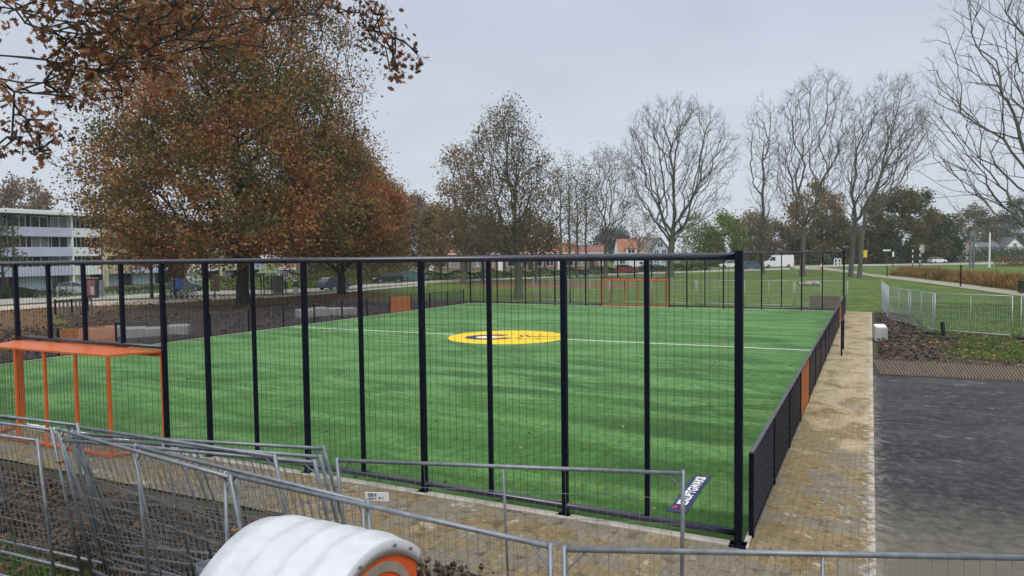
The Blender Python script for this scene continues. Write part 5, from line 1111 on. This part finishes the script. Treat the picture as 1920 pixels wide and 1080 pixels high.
for i, (n_, lab, px, dpt, prof, lf_, nl, ls) in enumerate(FB): bushy(n_, lab, px, dpt, prof, lf_, int(nl * 1.15), ls * (1.15 if dpt > 170 else 1), 40 + i, 90, G_FAR)
# young trees round the lilac flats
tree('street_tree', 'thin street tree at the right end of the lilac flats', 282, 74, [(500, 262, 305), (470, 250, 318), (455, 262, 305)], .14, 60, 71, BARK, TWIG_D, LEAF_OAK, 2500, .2, .4, .4, (3, .8, .015), .4, trunk_top=4.5, group='street trees by the flats')
tree('street_tree', 'dark bare street tree before the left end of the lilac flats', 6, 82, [(500, -25, 30), (460, -40, 28), (430, -35, 24), (415, -20, 12)], .15, 110, 72, BARK, TWIG_D, LEAF_MIX, 1500, .2, .4, .4, (3, .9, .016), .35, trunk_top=5, group='street trees by the flats')
tree('street_tree', 'small russet street tree above the blue sign', 325, 78, [(522, 312, 338), (505, 305, 345), (492, 312, 338)], .1, 40, 73, BARK, TWIG_D, LEAF_NEAR, 1600, .2, .3, .4, (3, .6, .014), .35, group='street trees by the flats')
# the oak whose branches hang into the top left: its trunk stands out of the frame
def overhang():
    r = np.random.default_rng(21); base = gd(-900, 11.5); root = thing('overhanging_oak', 'oak bough with lobed russet leaves hanging into the top left corner', 'tree', base)
    C = [(15, 165, 20, 9.5, 6), (45, 240, 32, 9.5, 12), (85, 282, 22, 9.5, 8), (18, 262, 22, 9.5, 5), (70, 22, 40, 10, 14), (128, 55, 30, 10, 12), (112, 120, 25, 10, 9), (118, 165, 24, 10, 11), (140, 190, 14, 10, 5), (175, 85, 40, 10.5, 18), (205, 130, 34, 10.5, 13),
         (250, 60, 50, 11, 20), (300, 25, 55, 11, 20), (300, 100, 45, 11, 14), (370, 40, 55, 11.5, 18), (430, 25, 60, 11.5, 18), (500, 20, 60, 12, 14), (560, 10, 50, 12, 10), (640, 8, 30, 12, 7), (680, 32, 20, 12.2, 7), (708, 42, 18, 12.2, 8), (728, 66, 14, 12.2, 7), (736, 96, 7, 12.2, 4), (738, 128, 7, 12.2, 4),
         (756, 82, 5, 12.2, 2), (784, 101, 3, 12.2, 2), (702, 70, 7, 12.2, 3), (25, 20, 25, 10, 6), (215, 20, 40, 10.5, 10), (160, 20, 40, 10.5, 10), (300, -60, 150, 11, 16), (560, -60, 90, 12, 8), (-150, 100, 90, 9.5, 16), (230, 170, 20, 10.8, 4)]
    T = []
    for px, py, s, dep, n in C:
        for _ in range(n): T.append(dp(px + r.normal() * s * .7, py + r.normal() * s * .6, dep + r.normal() * .35) - base)
    # the main limbs pass just above the frame
    ax = np.array([CA[0], CA[1], 0]); limb = [np.array([0, 0, z]) for z in np.linspace(0, 10.5, 12)]
    tip = dp(560, -190, 12) - base; mid = dp(60, -420, 11) - base; s0 = limb[-1]
    for k in range(1, 22): q = k / 21; limb.append((1 - q) ** 2 * s0 + 2 * q * (1 - q) * (mid + np.array([0, 0, .6])) + q * q * tip + r.normal(size=3) * .03)
    P, D, par = skeleton(r, limb, T, .35, .28, .42, -.12, .05); rd, kids = radii(par, .5, .003, 1.6); nl = len(limb); rd[nl:] = np.minimum(rd[nl:], .013); rd[:nl] = np.linspace(.34, .05, nl); i = np.arange(1, len(P)); tk = rd[i] > .03
    tb = lambda sel, n: tubes(P[par[i[sel]]], P[i[sel]], np.minimum(rd[par[i[sel]]], rd[i[sel]] * 1.4), rd[i[sel]], n)
    link('trunk', np_mesh('trunk', *tb(tk, 9), BARK, True), root); tips = np.where(kids == 0)[0]; V, F, e = twigs(r, P, D, tips, 3, .30, .0035, -.15, .8); cr = link('crown', np_mesh('crown', *cat_geo([tb(~tk, 5), (V, F)]), TWIG_D), root)
    ends = np.concatenate([P[tips], P[tips], P[tips], e]); c = ends[r.integers(0, len(ends), 2500)] + r.normal(size=(2500, 3)) * .10
    link('foliage', np_mesh('foliage', *scatter(c, np.full(len(c), .105), r, OAKLEAF, OAKF, 0, .35), LEAF_NEAR), cr)
overhang()

# ------------------------------------------------------------------ thin autumn haze over the park
def haze():
    m = bpy.data.materials.new('thin_haze'); m.use_nodes = True; nt = m.node_tree; nt.nodes.clear(); o = nt.nodes.new('ShaderNodeOutputMaterial'); v = nt.nodes.new('ShaderNodeVolumePrincipled')
    v.inputs['Color'].default_value = (.93, .95, .98, 1); v.inputs['Density'].default_value = .00032; v.inputs['Anisotropy'].default_value = 0; nt.links.new(v.outputs[0], o.inputs['Volume'])
    b = MB().box((0, 40, 21), (3400, 3400, 46)).build('haze', m); stuff(b)
haze()
